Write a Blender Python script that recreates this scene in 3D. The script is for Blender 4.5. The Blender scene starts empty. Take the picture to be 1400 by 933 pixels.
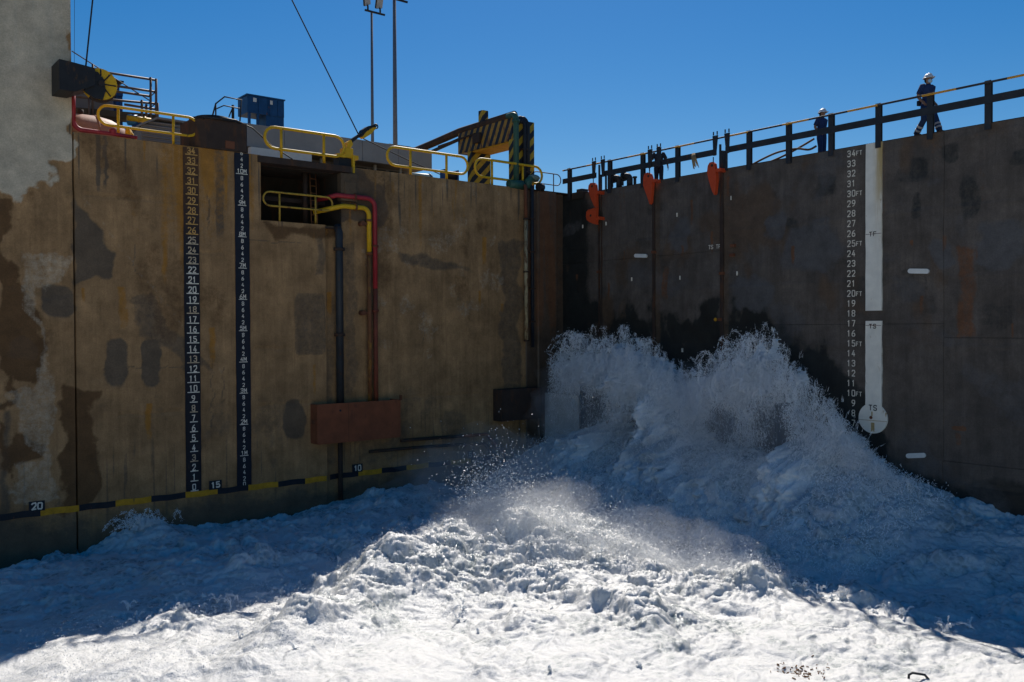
import bpy, bmesh, math, random
import numpy as np
from mathutils import Vector, Matrix

random.seed(7)
rng = np.random.default_rng(7)
S = bpy.context.scene
C = S.collection
R = math.radians

# ------------------------------------------------------------------ camera
# World axes: the concrete dock wall lies in the plane y = 0, the steel dock gate in the plane x = 0,
# they meet at the origin, the dock is x < 0, y < 0, and z = 0 is the foot of the painted draught scales.
CAM = np.array([-25.315, -27.673, 4.983])
YAW, PITCH, ROLL, FPX = 0.8913, -0.0145, -0.0044, 1222.4      # focal length in units of a 1400 px wide frame
cf = np.array([math.cos(YAW)*math.cos(PITCH), math.sin(YAW)*math.cos(PITCH), math.sin(PITCH)])
cr = np.cross(cf, [0, 0, 1]); cr /= np.linalg.norm(cr); cu = np.cross(cr, cf)
_c, _s = math.cos(ROLL), math.sin(ROLL)
cr, cu = _c*cr + _s*cu, -_s*cr + _c*cu
cam = bpy.data.cameras.new('camera'); camo = bpy.data.objects.new('camera', cam); C.objects.link(camo)
cam.sensor_fit = 'HORIZONTAL'; cam.sensor_width = 36.0; cam.lens = 36.0*FPX/1400.0
cam.clip_start = 0.1; cam.clip_end = 6000
camo.matrix_world = Matrix(((cr[0], cu[0], -cf[0], CAM[0]), (cr[1], cu[1], -cf[1], CAM[1]),
                            (cr[2], cu[2], -cf[2], CAM[2]), (0, 0, 0, 1)))
S.camera = camo
S.view_settings.view_transform = 'Standard'; S.view_settings.look = 'None'
S.view_settings.gamma = 1.0; S.view_settings.exposure = 0.15; S.view_settings.use_curve_mapping = False
S.cycles.max_bounces = 14; S.cycles.diffuse_bounces = 10; S.cycles.transmission_bounces = 6

# ------------------------------------------------------------------ sky and sun
SUN = Vector((0.64, 0.71, 1.0)).normalized()
elev = math.asin(SUN.z); rot = math.atan2(SUN.x, SUN.y)
W = bpy.data.worlds.new('World'); S.world = W; W.use_nodes = True
wn, wl = W.node_tree.nodes, W.node_tree.links; wn.clear()
sky = wn.new('ShaderNodeTexSky'); sky.sky_type = 'NISHITA'; sky.sun_disc = False
sky.sun_elevation = elev; sky.sun_rotation = rot; sky.altitude = 0; sky.air_density = 1.0; sky.dust_density = 0.15; sky.ozone_density = 3.0
hs = wn.new('ShaderNodeHueSaturation'); hs.inputs['Hue'].default_value = 0.503; hs.inputs['Saturation'].default_value = 1.47; hs.inputs['Value'].default_value = 1.0
bg = wn.new('ShaderNodeBackground'); bg.inputs['Strength'].default_value = 0.069
wo = wn.new('ShaderNodeOutputWorld')
wl.new(sky.outputs[0], hs.inputs['Color']); wl.new(hs.outputs[0], bg.inputs['Color']); wl.new(bg.outputs[0], wo.inputs['Surface'])
sl = bpy.data.lights.new('sun', 'SUN'); sl.energy = 4.7; sl.angle = R(0.53); sl.color = (1.0, 0.94, 0.86)
so = bpy.data.objects.new('sun', sl); C.objects.link(so); so.rotation_euler = SUN.to_track_quat('Z', 'Y').to_euler(); so.location = (40, 40, 80)

# ------------------------------------------------------------------ measuring helpers (survey of the photograph)
def _ray(u, v): return cf*FPX + cr*(u-700) - cu*(v-466.5)
def wy(u, v, y=0.0):
    d = _ray(u, v); return CAM + d*((y-CAM[1])/d[1])
def gx(u, v, x=0.0):
    d = _ray(u, v); return CAM + d*((x-CAM[0])/d[0])
def lv(u, v, z):
    d = _ray(u, v); return CAM + d*((z-CAM[2])/d[2])
def X(u, y=0.0): return wy(u, 450, y)[0]
def Y(u, x=0.0): return gx(u, 450, x)[1]
def proj(p):
    d = np.asarray(p) - CAM; w = d@cf
    return 700 + FPX*(d@cr)/w, 466.5 - FPX*(d@cu)/w

# ------------------------------------------------------------------ noise
_perm = rng.permutation(256).astype(np.int64); _perm = np.concatenate([_perm, _perm, _perm])
_ga = rng.uniform(0, 2*np.pi, 256); _gx, _gy = np.cos(_ga), np.sin(_ga)
def perlin(x, y):
    xi = np.floor(x).astype(np.int64); yi = np.floor(y).astype(np.int64)
    xf = x-xi; yf = y-yi; xi &= 255; yi &= 255
    u = xf*xf*xf*(xf*(xf*6-15)+10); v = yf*yf*yf*(yf*(yf*6-15)+10)
    def g(i, j, fx, fy):
        h = _perm[_perm[(xi+i) & 255] + ((yi+j) & 255)] & 255
        return _gx[h]*fx + _gy[h]*fy
    a = g(0, 0, xf, yf); b = g(1, 0, xf-1, yf); c = g(0, 1, xf, yf-1); d = g(1, 1, xf-1, yf-1)
    return ((a+(b-a)*u) + ((c+(d-c)*u)-(a+(b-a)*u))*v)*1.5
def fbm(x, y, o=4, gain=0.5, lac=2.03):
    s = 0; a = 1.0
    for i in range(o):
        s = s + a*perlin(x+17.3*i, y-9.1*i); x = x*lac; y = y*lac; a *= gain
    return s
def billow(x, y, o=3, gain=0.5):
    s = 0; a = 1.0
    for i in range(o):
        s = s + a*np.abs(perlin(x+7.7*i, y+3.3*i)); x = x*2.07; y = y*2.07; a *= gain
    return s
def sstep(a, b, x):
    t = np.clip((x-a)/(b-a), 0, 1); return t*t*(3-2*t)

# ------------------------------------------------------------------ materials
def nodes(m): m.use_nodes = True; return m.node_tree.nodes, m.node_tree.links
def mat(name, col, rough=0.7, metal=0.0, var=0.25, scale=3.0, rust=0.0, rustcol=(0.16, 0.06, 0.025), bump=0.15, bscale=25.0, spec=0.3):
    """painted / raw surface: tone variation, optional rust patches and fine relief"""
    m = bpy.data.materials.new(name); n, l = nodes(m); b = n['Principled BSDF']
    b.inputs['Roughness'].default_value = rough; b.inputs['Metallic'].default_value = metal
    b.inputs['Specular IOR Level'].default_value = spec
    tc = n.new('ShaderNodeTexCoord')
    nz = n.new('ShaderNodeTexNoise'); nz.inputs['Scale'].default_value = scale; nz.inputs['Detail'].default_value = 7; nz.inputs['Roughness'].default_value = 0.62
    l.new(tc.outputs['Object'], nz.inputs['Vector'])
    rp = n.new('ShaderNodeValToRGB'); e = rp.color_ramp.elements
    e[0].position = 0.3; e[1].position = 0.72
    e[0].color = (*[c*(1-var) for c in col], 1); e[1].color = (*[min(1, c*(1+var*0.8)) for c in col], 1)
    l.new(nz.outputs['Fac'], rp.inputs['Fac']); out = rp.outputs['Color']
    if rust > 0:
        mp = n.new('ShaderNodeMapping'); mp.inputs['Scale'].default_value = (1.0, 1.0, 0.35)
        l.new(tc.outputs['Object'], mp.inputs['Vector'])
        n2 = n.new('ShaderNodeTexNoise'); n2.inputs['Scale'].default_value = scale*1.7; n2.inputs['Detail'].default_value = 8; n2.inputs['Roughness'].default_value = 0.68
        l.new(mp.outputs[0], n2.inputs['Vector'])
        r2 = n.new('ShaderNodeValToRGB'); r2.color_ramp.elements[0].position = 0.66-0.3*rust; r2.color_ramp.elements[1].position = 0.74-0.22*rust
        l.new(n2.outputs['Fac'], r2.inputs['Fac'])
        mx = n.new('ShaderNodeMix'); mx.data_type = 'RGBA'; l.new(r2.outputs['Color'], mx.inputs['Factor'])
        l.new(out, mx.inputs['A']); mx.inputs['B'].default_value = (*rustcol, 1); out = mx.outputs['Result']
    l.new(out, b.inputs['Base Color'])
    if bump:
        nb = n.new('ShaderNodeTexNoise'); nb.inputs['Scale'].default_value = bscale; nb.inputs['Detail'].default_value = 5
        l.new(tc.outputs['Object'], nb.inputs['Vector'])
        bp = n.new('ShaderNodeBump'); bp.inputs['Strength'].default_value = bump; bp.inputs['Distance'].default_value = 0.02
        l.new(nb.outputs['Fac'], bp.inputs['Height']); l.new(bp.outputs[0], b.inputs['Normal'])
    return m

def stripes(name, ca, cb, vec, period, duty=0.5, wob=0.0, rust=0.25):
    """two-colour diagonal warning paint along a direction, rusting"""
    m = mat(name, ca, 0.6, rust=rust, scale=4.0); n, l = nodes(m); b = n['Principled BSDF']
    tc = n.new('ShaderNodeTexCoord'); dp = n.new('ShaderNodeVectorMath'); dp.operation = 'DOT_PRODUCT'
    l.new(tc.outputs['Object'], dp.inputs[0]); dp.inputs[1].default_value = tuple(v/period for v in vec)
    fr = n.new('ShaderNodeMath'); fr.operation = 'FRACT'; l.new(dp.outputs['Value'], fr.inputs[0])
    gt = n.new('ShaderNodeMath'); gt.operation = 'GREATER_THAN'; l.new(fr.outputs[0], gt.inputs[0]); gt.inputs[1].default_value = duty
    src = b.inputs['Base Color'].links[0].from_socket
    mx = n.new('ShaderNodeMix'); mx.data_type = 'RGBA'; l.new(gt.outputs[0], mx.inputs['Factor']); l.new(src, mx.inputs['A']); mx.inputs['B'].default_value = (*cb, 1)
    l.new(mx.outputs['Result'], b.inputs['Base Color'])
    return m

def stained(name, base, dark, brown, pale, rust, scale=0.6, rough=0.85, bump=0.35, spec=0.25):
    """weathered face: the 'stain' attribute holds where each stain lies (dark damp, brown, pale cement, rust)"""
    m = bpy.data.materials.new(name); n, l = nodes(m); b = n['Principled BSDF']
    b.inputs['Roughness'].default_value = rough; b.inputs['Specular IOR Level'].default_value = spec
    tc = n.new('ShaderNodeTexCoord')
    at = n.new('ShaderNodeAttribute'); at.attribute_name = 'stain'
    sp = n.new('ShaderNodeSeparateColor'); l.new(at.outputs['Color'], sp.inputs[0])
    def noise(sc, det=7, ro=0.62, st=(1, 1, 1)):
        mp = n.new('ShaderNodeMapping'); mp.inputs['Scale'].default_value = st; l.new(tc.outputs['Object'], mp.inputs['Vector'])
        z = n.new('ShaderNodeTexNoise'); z.inputs['Scale'].default_value = sc; z.inputs['Detail'].default_value = det; z.inputs['Roughness'].default_value = ro
        l.new(mp.outputs[0], z.inputs['Vector']); return z.outputs['Fac']
    def math2(op, a, c):
        q = n.new('ShaderNodeMath'); q.operation = op
        for i, s in enumerate((a, c)):
            if isinstance(s, (int, float)): q.inputs[i].default_value = s
            else: l.new(s, q.inputs[i])
        return q.outputs[0]
    def mixc(f, a, c):
        mx = n.new('ShaderNodeMix'); mx.data_type = 'RGBA'
        if isinstance(f, (int, float)): mx.inputs['Factor'].default_value = f
        else: l.new(f, mx.inputs['Factor'])
        for k, s in (('A', a), ('B', c)):
            if isinstance(s, tuple): mx.inputs[k].default_value = (*s, 1)
            else: l.new(s, mx.inputs[k])
        return mx.outputs['Result']
    def ramp(s, a, c):
        r = n.new('ShaderNodeMapRange'); r.inputs['From Min'].default_value = a; r.inputs['From Max'].default_value = c; l.new(s, r.inputs['Value']); return r.outputs[0]
    col = mixc(ramp(noise(scale), 0.35, 0.7), tuple(c*0.7 for c in base), tuple(min(1, c*1.2) for c in base))
    hv0 = n.new('ShaderNodeHueSaturation')
    col = mixc(math2('MULTIPLY', ramp(noise(2.2, st=(1, 1, 0.12)), 0.45, 0.7), 0.6), col, tuple(c*0.58 for c in base))
    col = mixc(math2('MULTIPLY', ramp(noise(5.5, st=(1, 1, 0.05)), 0.5, 0.75), 0.4), col, tuple(min(1, c*1.3) for c in base))
    col = mixc(math2('MULTIPLY', ramp(noise(9.0, st=(1, 1, 0.07)), 0.52, 0.74), 0.5), col, tuple(c*0.5 for c in base))   # runs of dirt
    grit = noise(6.0, 10, 0.75)
    def masked(ch, k=0.55):   # ragged edge: threshold the mask against fine noise
        return math2('MULTIPLY', ramp(math2('ADD', ch, math2('MULTIPLY', math2('SUBTRACT', grit, 0.5), k)), 0.3, 0.68), 0.92)
    wet = masked(sp.outputs['Red'], 0.8); col = mixc(wet, col, dark); l.new(math2('SUBTRACT', rough, math2('MULTIPLY', wet, 0.3)), b.inputs['Roughness'])
    col = mixc(masked(sp.outputs['Green'], 0.9), col, brown)
    col = mixc(masked(sp.outputs['Blue'], 0.8), col, pale)
    col = mixc(masked(at.outputs['Alpha'], 1.2), col, rust)
    sp2 = ramp(noise(28.0, 4, 0.6), 0.25, 0.8)
    hv = n.new('ShaderNodeHueSaturation'); l.new(col, hv.inputs['Color']); l.new(math2('ADD', math2('MULTIPLY', sp2, 0.4), 0.8), hv.inputs['Value'])
    l.new(hv.outputs[0], hv0.inputs['Color']); l.new(math2('ADD', math2('MULTIPLY', ramp(noise(1.7, 8, 0.7), 0.3, 0.7), 0.55), 0.68), hv0.inputs['Value'])
    l.new(hv0.outputs[0], b.inputs['Base Color'])
    bp = n.new('ShaderNodeBump'); bp.inputs['Strength'].default_value = bump; bp.inputs['Distance'].default_value = 0.03
    l.new(noise(11.0, 9, 0.7), bp.inputs['Height']); l.new(bp.outputs[0], b.inputs['Normal'])
    return m

M = {}
M['concrete'] = stained('stained_concrete', (0.42, 0.238, 0.105), (0.13, 0.09, 0.056), (0.14, 0.07, 0.027), (0.6, 0.5, 0.36), (0.42, 0.18, 0.03))
M['hull'] = stained('dock_gate_paint', (0.132, 0.105, 0.084), (0.022, 0.024, 0.022), (0.12, 0.078, 0.05), (0.108, 0.099, 0.094), (0.17, 0.075, 0.035), scale=0.5, rough=0.62, bump=0.12)
M['plainconcrete'] = mat('plain_concrete', (0.24, 0.18, 0.115), 0.9, scale=1.5, bump=0.3)
M['recess'] = mat('dark_recess', (0.04, 0.03, 0.022), 0.95, rust=0.4, rustcol=(0.09, 0.035, 0.015), scale=1.5)  # near-black brown with rust patches
M['yellow'] = mat('yellow_paint', (0.72, 0.40, 0.012), 0.5, rust=0.12, var=0.12, scale=5)
M['oldyellow'] = mat('old_yellow_paint', (0.5, 0.3, 0.04), 0.6, rust=0.45, scale=5)
M['red'] = mat('red_pipe_paint', (0.36, 0.03, 0.035), 0.5, rust=0.15, scale=3)
M['rustpipe'] = mat('rusted_pipe', (0.2, 0.075, 0.03), 0.8, rust=0.5, rustcol=(0.32, 0.16, 0.03), scale=4)
M['redrust'] = mat('red_rusted_pipe', (0.22, 0.055, 0.03), 0.8, rust=0.5, scale=4)
M['darkpipe'] = mat('dark_pipe_paint', (0.035, 0.037, 0.04), 0.5, rust=0.3, rustcol=(0.09, 0.04, 0.02), scale=3)
M['rust'] = mat('rusty_steel', (0.17, 0.062, 0.03), 0.85, rust=0.35, rustcol=(0.1, 0.035, 0.018), scale=2.0)
M['boxrust'] = mat('rust_red_plate', (0.24, 0.075, 0.032), 0.8, rust=0.25, rustcol=(0.15, 0.05, 0.025), scale=2.0)
M['darkrust'] = mat('dark_rusty_steel', (0.055, 0.035, 0.026), 0.85, rust=0.5, rustcol=(0.1, 0.045, 0.022), scale=2.0)
M['black'] = mat('black_paint', (0.016, 0.019, 0.026), 0.6, var=0.3, scale=4, rust=0.05)
M['grease'] = mat('greasy_black', (0.02, 0.019, 0.02), 0.55, rust=0.25, rustcol=(0.07, 0.035, 0.015), scale=4)
M['bandyellow'] = mat('band_yellow', (0.62, 0.3, 0.02), 0.8, rust=0.2, rustcol=(0.22, 0.13, 0.04), scale=6)
M['white'] = mat('white_paint', (0.78, 0.76, 0.7), 0.7, var=0.08, scale=4, rust=0.08, rustcol=(0.5, 0.4, 0.28))
M['numwhite'] = mat('numeral_white', (0.82, 0.74, 0.6), 0.8, var=0.2, scale=9)
M['numrust'] = mat('numeral_rust_stained', (0.62, 0.34, 0.1), 0.8, var=0.25, scale=7)
M['numdull'] = mat('numeral_dull', (0.6, 0.46, 0.3), 0.8, var=0.3, scale=9)
M['gauge'] = mat('gauge_white', (0.86, 0.8, 0.68), 0.7, var=0.1, scale=3, rust=0.14, rustcol=(0.42, 0.27, 0.1))
M['fascia'] = mat('pale_cladding', (0.36, 0.33, 0.3), 0.8, var=0.12, scale=1.2)
M['greywall'] = mat('grey_render', (0.24, 0.23, 0.24), 0.85, var=0.12, scale=1.0)
M['corr'] = mat('corrugated_grey', (0.26, 0.25, 0.24), 0.6, var=0.15, scale=1.0, rust=0.08)
M['glass'] = mat('dark_glass', (0.03, 0.035, 0.04), 0.15, var=0.1, bump=0)
M['blue'] = mat('blue_paint', (0.012, 0.075, 0.2), 0.5, rust=0.12, scale=4)
M['deepblue'] = mat('column_blue', (0.01, 0.07, 0.25), 0.5, rust=0.05)
M['green'] = mat('green_pipe_paint', (0.04, 0.11, 0.075), 0.5, rust=0.1)
M['steel'] = mat('galvanised_steel', (0.22, 0.21, 0.22), 0.55, metal=0.3, var=0.15)
M['scaff'] = mat('scaffold_tube', (0.14, 0.1, 0.085), 0.6, rust=0.35)
M['timber'] = mat('scaffold_board', (0.1, 0.075, 0.05), 0.9)
M['tank'] = mat('faded_pink_tank', (0.42, 0.22, 0.15), 0.6, var=0.25, rust=0.2, rustcol=(0.28, 0.12, 0.06))
M['orange'] = mat('orange_paint', (0.62, 0.075, 0.02), 0.5, var=0.15, rust=0.1, rustcol=(0.3, 0.06, 0.03))
M['railpaint'] = mat('dark_railing_paint', (0.03, 0.033, 0.038), 0.6, rust=0.15)
M['cable'] = mat('wire_rope', (0.02, 0.02, 0.022), 0.6, bump=0)
M['hose'] = mat('brown_hose', (0.14, 0.07, 0.035), 0.7, bump=0)
M['rope'] = mat('frayed_rope', (0.3, 0.21, 0.11), 0.9)
M['lamp'] = mat('floodlight_face', (0.55, 0.52, 0.5), 0.3, var=0.1, bump=0)
M['skin'] = mat('skin', (0.3, 0.16, 0.1), 0.6, var=0.08, bump=0)
M['navy'] = mat('navy_cloth', (0.02, 0.04, 0.115), 0.9, var=0.2, scale=9, bump=0.2)
M['trouser'] = mat('blue_trousers', (0.02, 0.045, 0.12), 0.9, var=0.2, scale=9, bump=0.2)
M['darkcloth'] = mat('dark_cloth', (0.035, 0.035, 0.045), 0.9, var=0.2, scale=9)
M['helmet'] = mat('white_helmet', (0.62, 0.62, 0.62), 0.4, var=0.04, bump=0)
M['reflect'] = mat('reflective_tape', (0.5, 0.48, 0.48), 0.5, var=0.05, bump=0)
M['mask'] = mat('pale_blue_mask', (0.38, 0.55, 0.68), 0.8, var=0.05, bump=0)
M['boot'] = mat('boot_leather', (0.05, 0.035, 0.025), 0.7)
M['hair'] = mat('dark_hair', (0.02, 0.015, 0.012), 0.7)
M['debris'] = mat('brown_debris', (0.19, 0.1, 0.045), 0.9, var=0.4, scale=12)
Y_, K_ = (0.5, 0.31, 0.025), (0.02, 0.022, 0.03)
M['stripe_a'] = stripes('warning_stripes_column', Y_, K_, (0.6, -0.6, -0.6), 0.34, rust=0.2)
M['stripe_b'] = stripes('warning_stripes_beam', (0.42, 0.22, 0.03), K_, (0.0, 0.85, 0.45), 0.36, rust=0.5)
M['rodstripe'] = stripes('banded_rail_paint', (0.62, 0.3, 0.03), (0.03, 0.03, 0.033), (0, 1, 0), 2.3, duty=0.42, rust=0.1)

# ------------------------------------------------------------------ mesh helpers
class MB:
    def __init__(s): s.v = []; s.f = []; s.sm = []
    def add(s, vs, fs, smooth=False):
        o = len(s.v); s.v += [tuple(map(float, p)) for p in vs]; s.f += [tuple(i+o for i in f) for f in fs]; s.sm += [smooth]*len(fs); return s
    def box(s, a, b, bev=0.0):
        x0, y0, z0 = [min(p, q) for p, q in zip(a, b)]; x1, y1, z1 = [max(p, q) for p, q in zip(a, b)]
        if bev <= 0:
            return s.add([(x0, y0, z0), (x1, y0, z0), (x1, y1, z0), (x0, y1, z0), (x0, y0, z1), (x1, y0, z1), (x1, y1, z1), (x0, y1, z1)],
                         [(0, 3, 2, 1), (4, 5, 6, 7), (0, 1, 5, 4), (1, 2, 6, 5), (2, 3, 7, 6), (3, 0, 4, 7)])
        bm = bmesh.new(); bmesh.ops.create_cube(bm, size=1)
        for v in bm.verts: v.co = Vector(((x0+x1)/2+v.co.x*(x1-x0), (y0+y1)/2+v.co.y*(y1-y0), (z0+z1)/2+v.co.z*(z1-z0)))
        bmesh.ops.bevel(bm, geom=bm.edges[:], offset=bev, segments=2, affect='EDGES', profile=0.6)
        bm.verts.index_update(); s.add([v.co for v in bm.verts], [[v.index for v in f.verts] for f in bm.faces]); bm.free(); return s
    def tube(s, pts, r, n=8, caps=True, closed=False):
        P = [Vector(p) for p in pts]; k = len(P); rr = r if isinstance(r, (list, tuple)) else [r]*k
        up = None; vs = []
        for i, p in enumerate(P):
            if closed: t = (P[(i+1) % k]-P[i-1])
            else: t = P[min(i+1, k-1)]-P[max(i-1, 0)]
            if t.length < 1e-9: t = Vector((0, 0, 1))
            t.normalize()
            if up is None:
                up = t.orthogonal().normalized()
            else:
                up = up - t*up.dot(t)
                up = up.normalized() if up.length > 1e-6 else t.orthogonal().normalized()
            w = t.cross(up)
            for j in range(n):
                a = 2*math.pi*j/n; vs.append(p+(up*math.cos(a)+w*math.sin(a))*rr[i])
        fs = []
        for i in range(k if closed else k-1):
            i2 = (i+1) % k
            for j in range(n): fs.append((i*n+j, i*n+(j+1) % n, i2*n+(j+1) % n, i2*n+j))
        s.add(vs, fs, True)
        if caps and not closed:
            o = len(s.v)-len(vs); s.f.append(tuple(o+j for j in reversed(range(n)))); s.f.append(tuple(o+(k-1)*n+j for j in range(n))); s.sm += [False]*2
        return s
    def cyl(s, a, b, r, n=16): return s.tube([a, b], r, n)
    def prism(s, poly, axis, a, b):
        """outline (list of 2-D points) extruded along an axis from a to b; the other two axes keep their order"""
        n = len(poly); o = {'x': lambda p, t: (t, p[0], p[1]), 'y': lambda p, t: (p[0], t, p[1]), 'z': lambda p, t: (p[0], p[1], t)}[axis]
        vs = [o(p, a) for p in poly]+[o(p, b) for p in poly]
        fs = [tuple(range(n)), tuple(reversed(range(n, 2*n)))]+[(i, i+n, (i+1) % n+n, (i+1) % n) for i in range(n)]
        return s.add(vs, fs)
    def ball(s, c, r, n=12, squash=(1, 1, 1), half=False):
        vs = []; fs = []; m = n//2
        for i in range(m+1):
            th = math.pi*i/m*(0.5 if half else 1)
            for j in range(n):
                a = 2*math.pi*j/n; vs.append((c[0]+r*squash[0]*math.sin(th)*math.cos(a), c[1]+r*squash[1]*math.sin(th)*math.sin(a), c[2]+r*squash[2]*math.cos(th)))
        for i in range(m):
            for j in range(n): fs.append((i*n+j, (i+1)*n+j, (i+1)*n+(j+1) % n, i*n+(j+1) % n))
        return s.add(vs, fs, True)
    def build(s, name, m, parent=None, **props):
        me = bpy.data.meshes.new(name); me.from_pydata(s.v, [], s.f); me.update()
        me.polygons.foreach_set('use_smooth', s.sm)
        bm = bmesh.new(); bm.from_mesh(me); bmesh.ops.recalc_face_normals(bm, faces=bm.faces[:]); bm.to_mesh(me); bm.free()
        me.materials.append(m if not isinstance(m, str) else M[m])
        return link(name, me, parent, **props)

def link(name, me, parent=None, **props):
    o = bpy.data.objects.new(name, me); C.objects.link(o)
    if parent is not None:
        o.parent = parent; o.matrix_parent_inverse = Matrix.Translation(-world_loc(parent))
    for k, v in props.items(): o[k] = v
    return o
def world_loc(o):
    l = Vector(o.location)
    if o.parent is not None: l = l + world_loc(o.parent) + o.matrix_parent_inverse.translation
    return l
def thing(name, label, cat, loc, group=None):
    o = bpy.data.objects.new(name, None); C.objects.link(o); o.location = tuple(map(float, loc)); o.empty_display_size = 0.3
    o['label'] = label; o['category'] = cat
    if group: o['group'] = group
    return o
def tag(o, label, cat, group=None):
    o['label'] = label; o['category'] = cat
    if group: o['group'] = group
    return o
def fast_mesh(name, verts, faces_flat, nper, m, parent=None, smooth=False, attrs=(), **props):
    me = bpy.data.meshes.new(name); nv = len(verts); nf = len(faces_flat)//nper
    me.vertices.add(nv); me.vertices.foreach_set('co', np.ascontiguousarray(verts, dtype=np.float32).ravel())
    me.loops.add(nf*nper); me.loops.foreach_set('vertex_index', np.ascontiguousarray(faces_flat, dtype=np.int32))
    me.polygons.add(nf); me.polygons.foreach_set('loop_start', np.arange(0, nf*nper, nper, dtype=np.int32))
    me.update(calc_edges=True)
    me.polygons.foreach_set('use_smooth', np.full(nf, smooth, dtype=bool))
    for an, typ, data in attrs:
        a = me.attributes.new(an, typ, 'POINT')
        a.data.foreach_set('color' if typ == 'FLOAT_COLOR' else 'value', np.ascontiguousarray(data, dtype=np.float32).ravel())
    me.materials.append(M[m] if isinstance(m, str) else m); me.update()
    return link(name, me, parent, **props)

def face_sheet(name, plane, a0, a1, z0, z1, step, depth_fn, stain_fn, m, parent, hole=None, skirt=0.25):
    """one weathered face with real relief: plane 'y' spans x, plane 'x' spans y; depth_fn gives how far it is pushed back"""
    na = max(2, int(abs(a1-a0)/step)+1); nz = max(2, int((z1-z0)/step)+1)
    def axis(p, q, k): return np.concatenate([[p, p+0.002, p+0.008], np.linspace(p, q, k)[1:-1], [q-0.008, q-0.002, q]])
    if a1 < a0: a0, a1 = a1, a0
    A, Zz = np.meshgrid(axis(a0, a1, na), axis(z0, z1, nz), indexing='ij'); na, nz = A.shape
    D = depth_fn(A, Zz); st = stain_fn(A, Zz)
    V = np.stack([A, D, Zz] if plane == 'y' else [D, A, Zz], -1)
    # skirt: the border ring is folded back so that the sheet has an edge
    ring = np.zeros_like(A, dtype=bool); ring[0, :] = ring[-1, :] = ring[:, 0] = ring[:, -1] = True
    k = 1 if plane == 'y' else 0
    V[0, :, :], V[-1, :, :], V[:, 0, :], V[:, -1, :] = V[1, :, :], V[-2, :, :], V[:, 1, :], V[:, -2, :]
    V[ring, k] += skirt
    idx = np.arange(na*nz).reshape(na, nz)
    q = np.stack([idx[:-1, :-1], idx[1:, :-1], idx[1:, 1:], idx[:-1, 1:]], -1).reshape(-1, 4)
    if hole is not None:
        ca = (A[:-1, :-1]+A[1:, 1:])/2; cz = (Zz[:-1, :-1]+Zz[1:, 1:])/2
        q = q[~hole(ca, cz).reshape(-1)]
    if plane == 'x': q = q[:, ::-1]
    return fast_mesh(name, V.reshape(-1, 3), q.reshape(-1), 4, m, parent, True, [('stain', 'FLOAT_COLOR', st.reshape(-1, 4))])

# ------------------------------------------------------------------ painted lettering (drawn as strokes of paint)
GL = {
 '0': [[(.15,0),(.85,0),(1,.15),(1,.85),(.85,1),(.15,1),(0,.85),(0,.15),(.15,0)]],
 '1': [[(.2,.78),(.5,1),(.5,0)]],
 '2': [[(0,.8),(.15,1),(.85,1),(1,.8),(1,.6),(0,0),(1,0)]],
 '3': [[(0,.85),(.2,1),(.8,1),(1,.85),(1,.65),(.75,.53),(.35,.53)],[(.75,.53),(1,.4),(1,.15),(.8,0),(.2,0),(0,.15)]],
 '4': [[(.65,1),(0,.3),(1,.3)],[(.72,.6),(.72,0)]],
 '5': [[(.95,1),(.1,1),(.05,.55),(.75,.58),(1,.4),(1,.15),(.8,0),(.2,0),(0,.15)]],
 '6': [[(.85,1),(.35,.85),(0,.45),(0,.15),(.2,0),(.8,0),(1,.15),(1,.35),(.8,.52),(.2,.52),(0,.35)]],
 '7': [[(0,1),(1,1),(.4,0)]],
 '8': [[(.2,.53),(0,.7),(0,.85),(.2,1),(.8,1),(1,.85),(1,.7),(.8,.53),(.2,.53),(0,.35),(0,.15),(.2,0),(.8,0),(1,.15),(1,.35),(.8,.53)]],
 '9': [[(1,.6),(.8,.46),(.2,.46),(0,.6),(0,.85),(.2,1),(.8,1),(1,.85),(1,.5),(.7,.15),(.2,0)]],
 'F': [[(0,0),(0,1),(1,1)],[(0,.5),(.75,.5)]], 'T': [[(0,1),(1,1)],[(.5,1),(.5,0)]],
 'M': [[(0,0),(0,1),(.5,.35),(1,1),(1,0)]], 'S': [[(1,.85),(.8,1),(.2,1),(0,.85),(0,.65),(.2,.52),(.8,.48),(1,.35),(1,.15),(.8,0),(.2,0),(0,.15)]],
 ' ': [],
}
def strokes(mb, plane, a, z, text, h, w, gap, th, proud, under=None, jit=0.0):
    """text whose lower left corner is (a, z) as seen from the dock; plane 'y' reads along +x, plane 'x' along -y"""
    cnt = 0
    def seg(p, q):
        nonlocal cnt
        p = Vector(p); q = Vector(q); t = (q-p)
        if t.length < 1e-6: return
        t.normalize(); nn = Vector((-t.y, t.x))*th/2; p = p-t*th*0.3; q = q+t*th*0.3
        e = proud+0.0003*cnt; cnt += 1
        P = [p+nn, p-nn, q-nn, q+nn]
        mb.add([(c.x, -e, c.y) for c in P] if plane == 'y' else [(-e, -c.x, c.y) for c in P], [(0, 1, 2, 3)])
    base = a if plane == 'y' else -a
    ox = base
    for ch in text:
        for pl in GL[ch]:
            j = [(random.uniform(-jit, jit), random.uniform(-jit, jit)) for _ in pl]
            pts = [(ox+(x+dx)*w, z+(y+dy)*h) for (x, y), (dx, dy) in zip(pl, j)]
            for i in range(len(pts)-1): seg(pts[i], pts[i+1])
        ox += w+gap
    if under: seg((base+under[0], z+under[2]), (base+under[1], z+under[2]+under[3]))

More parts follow.
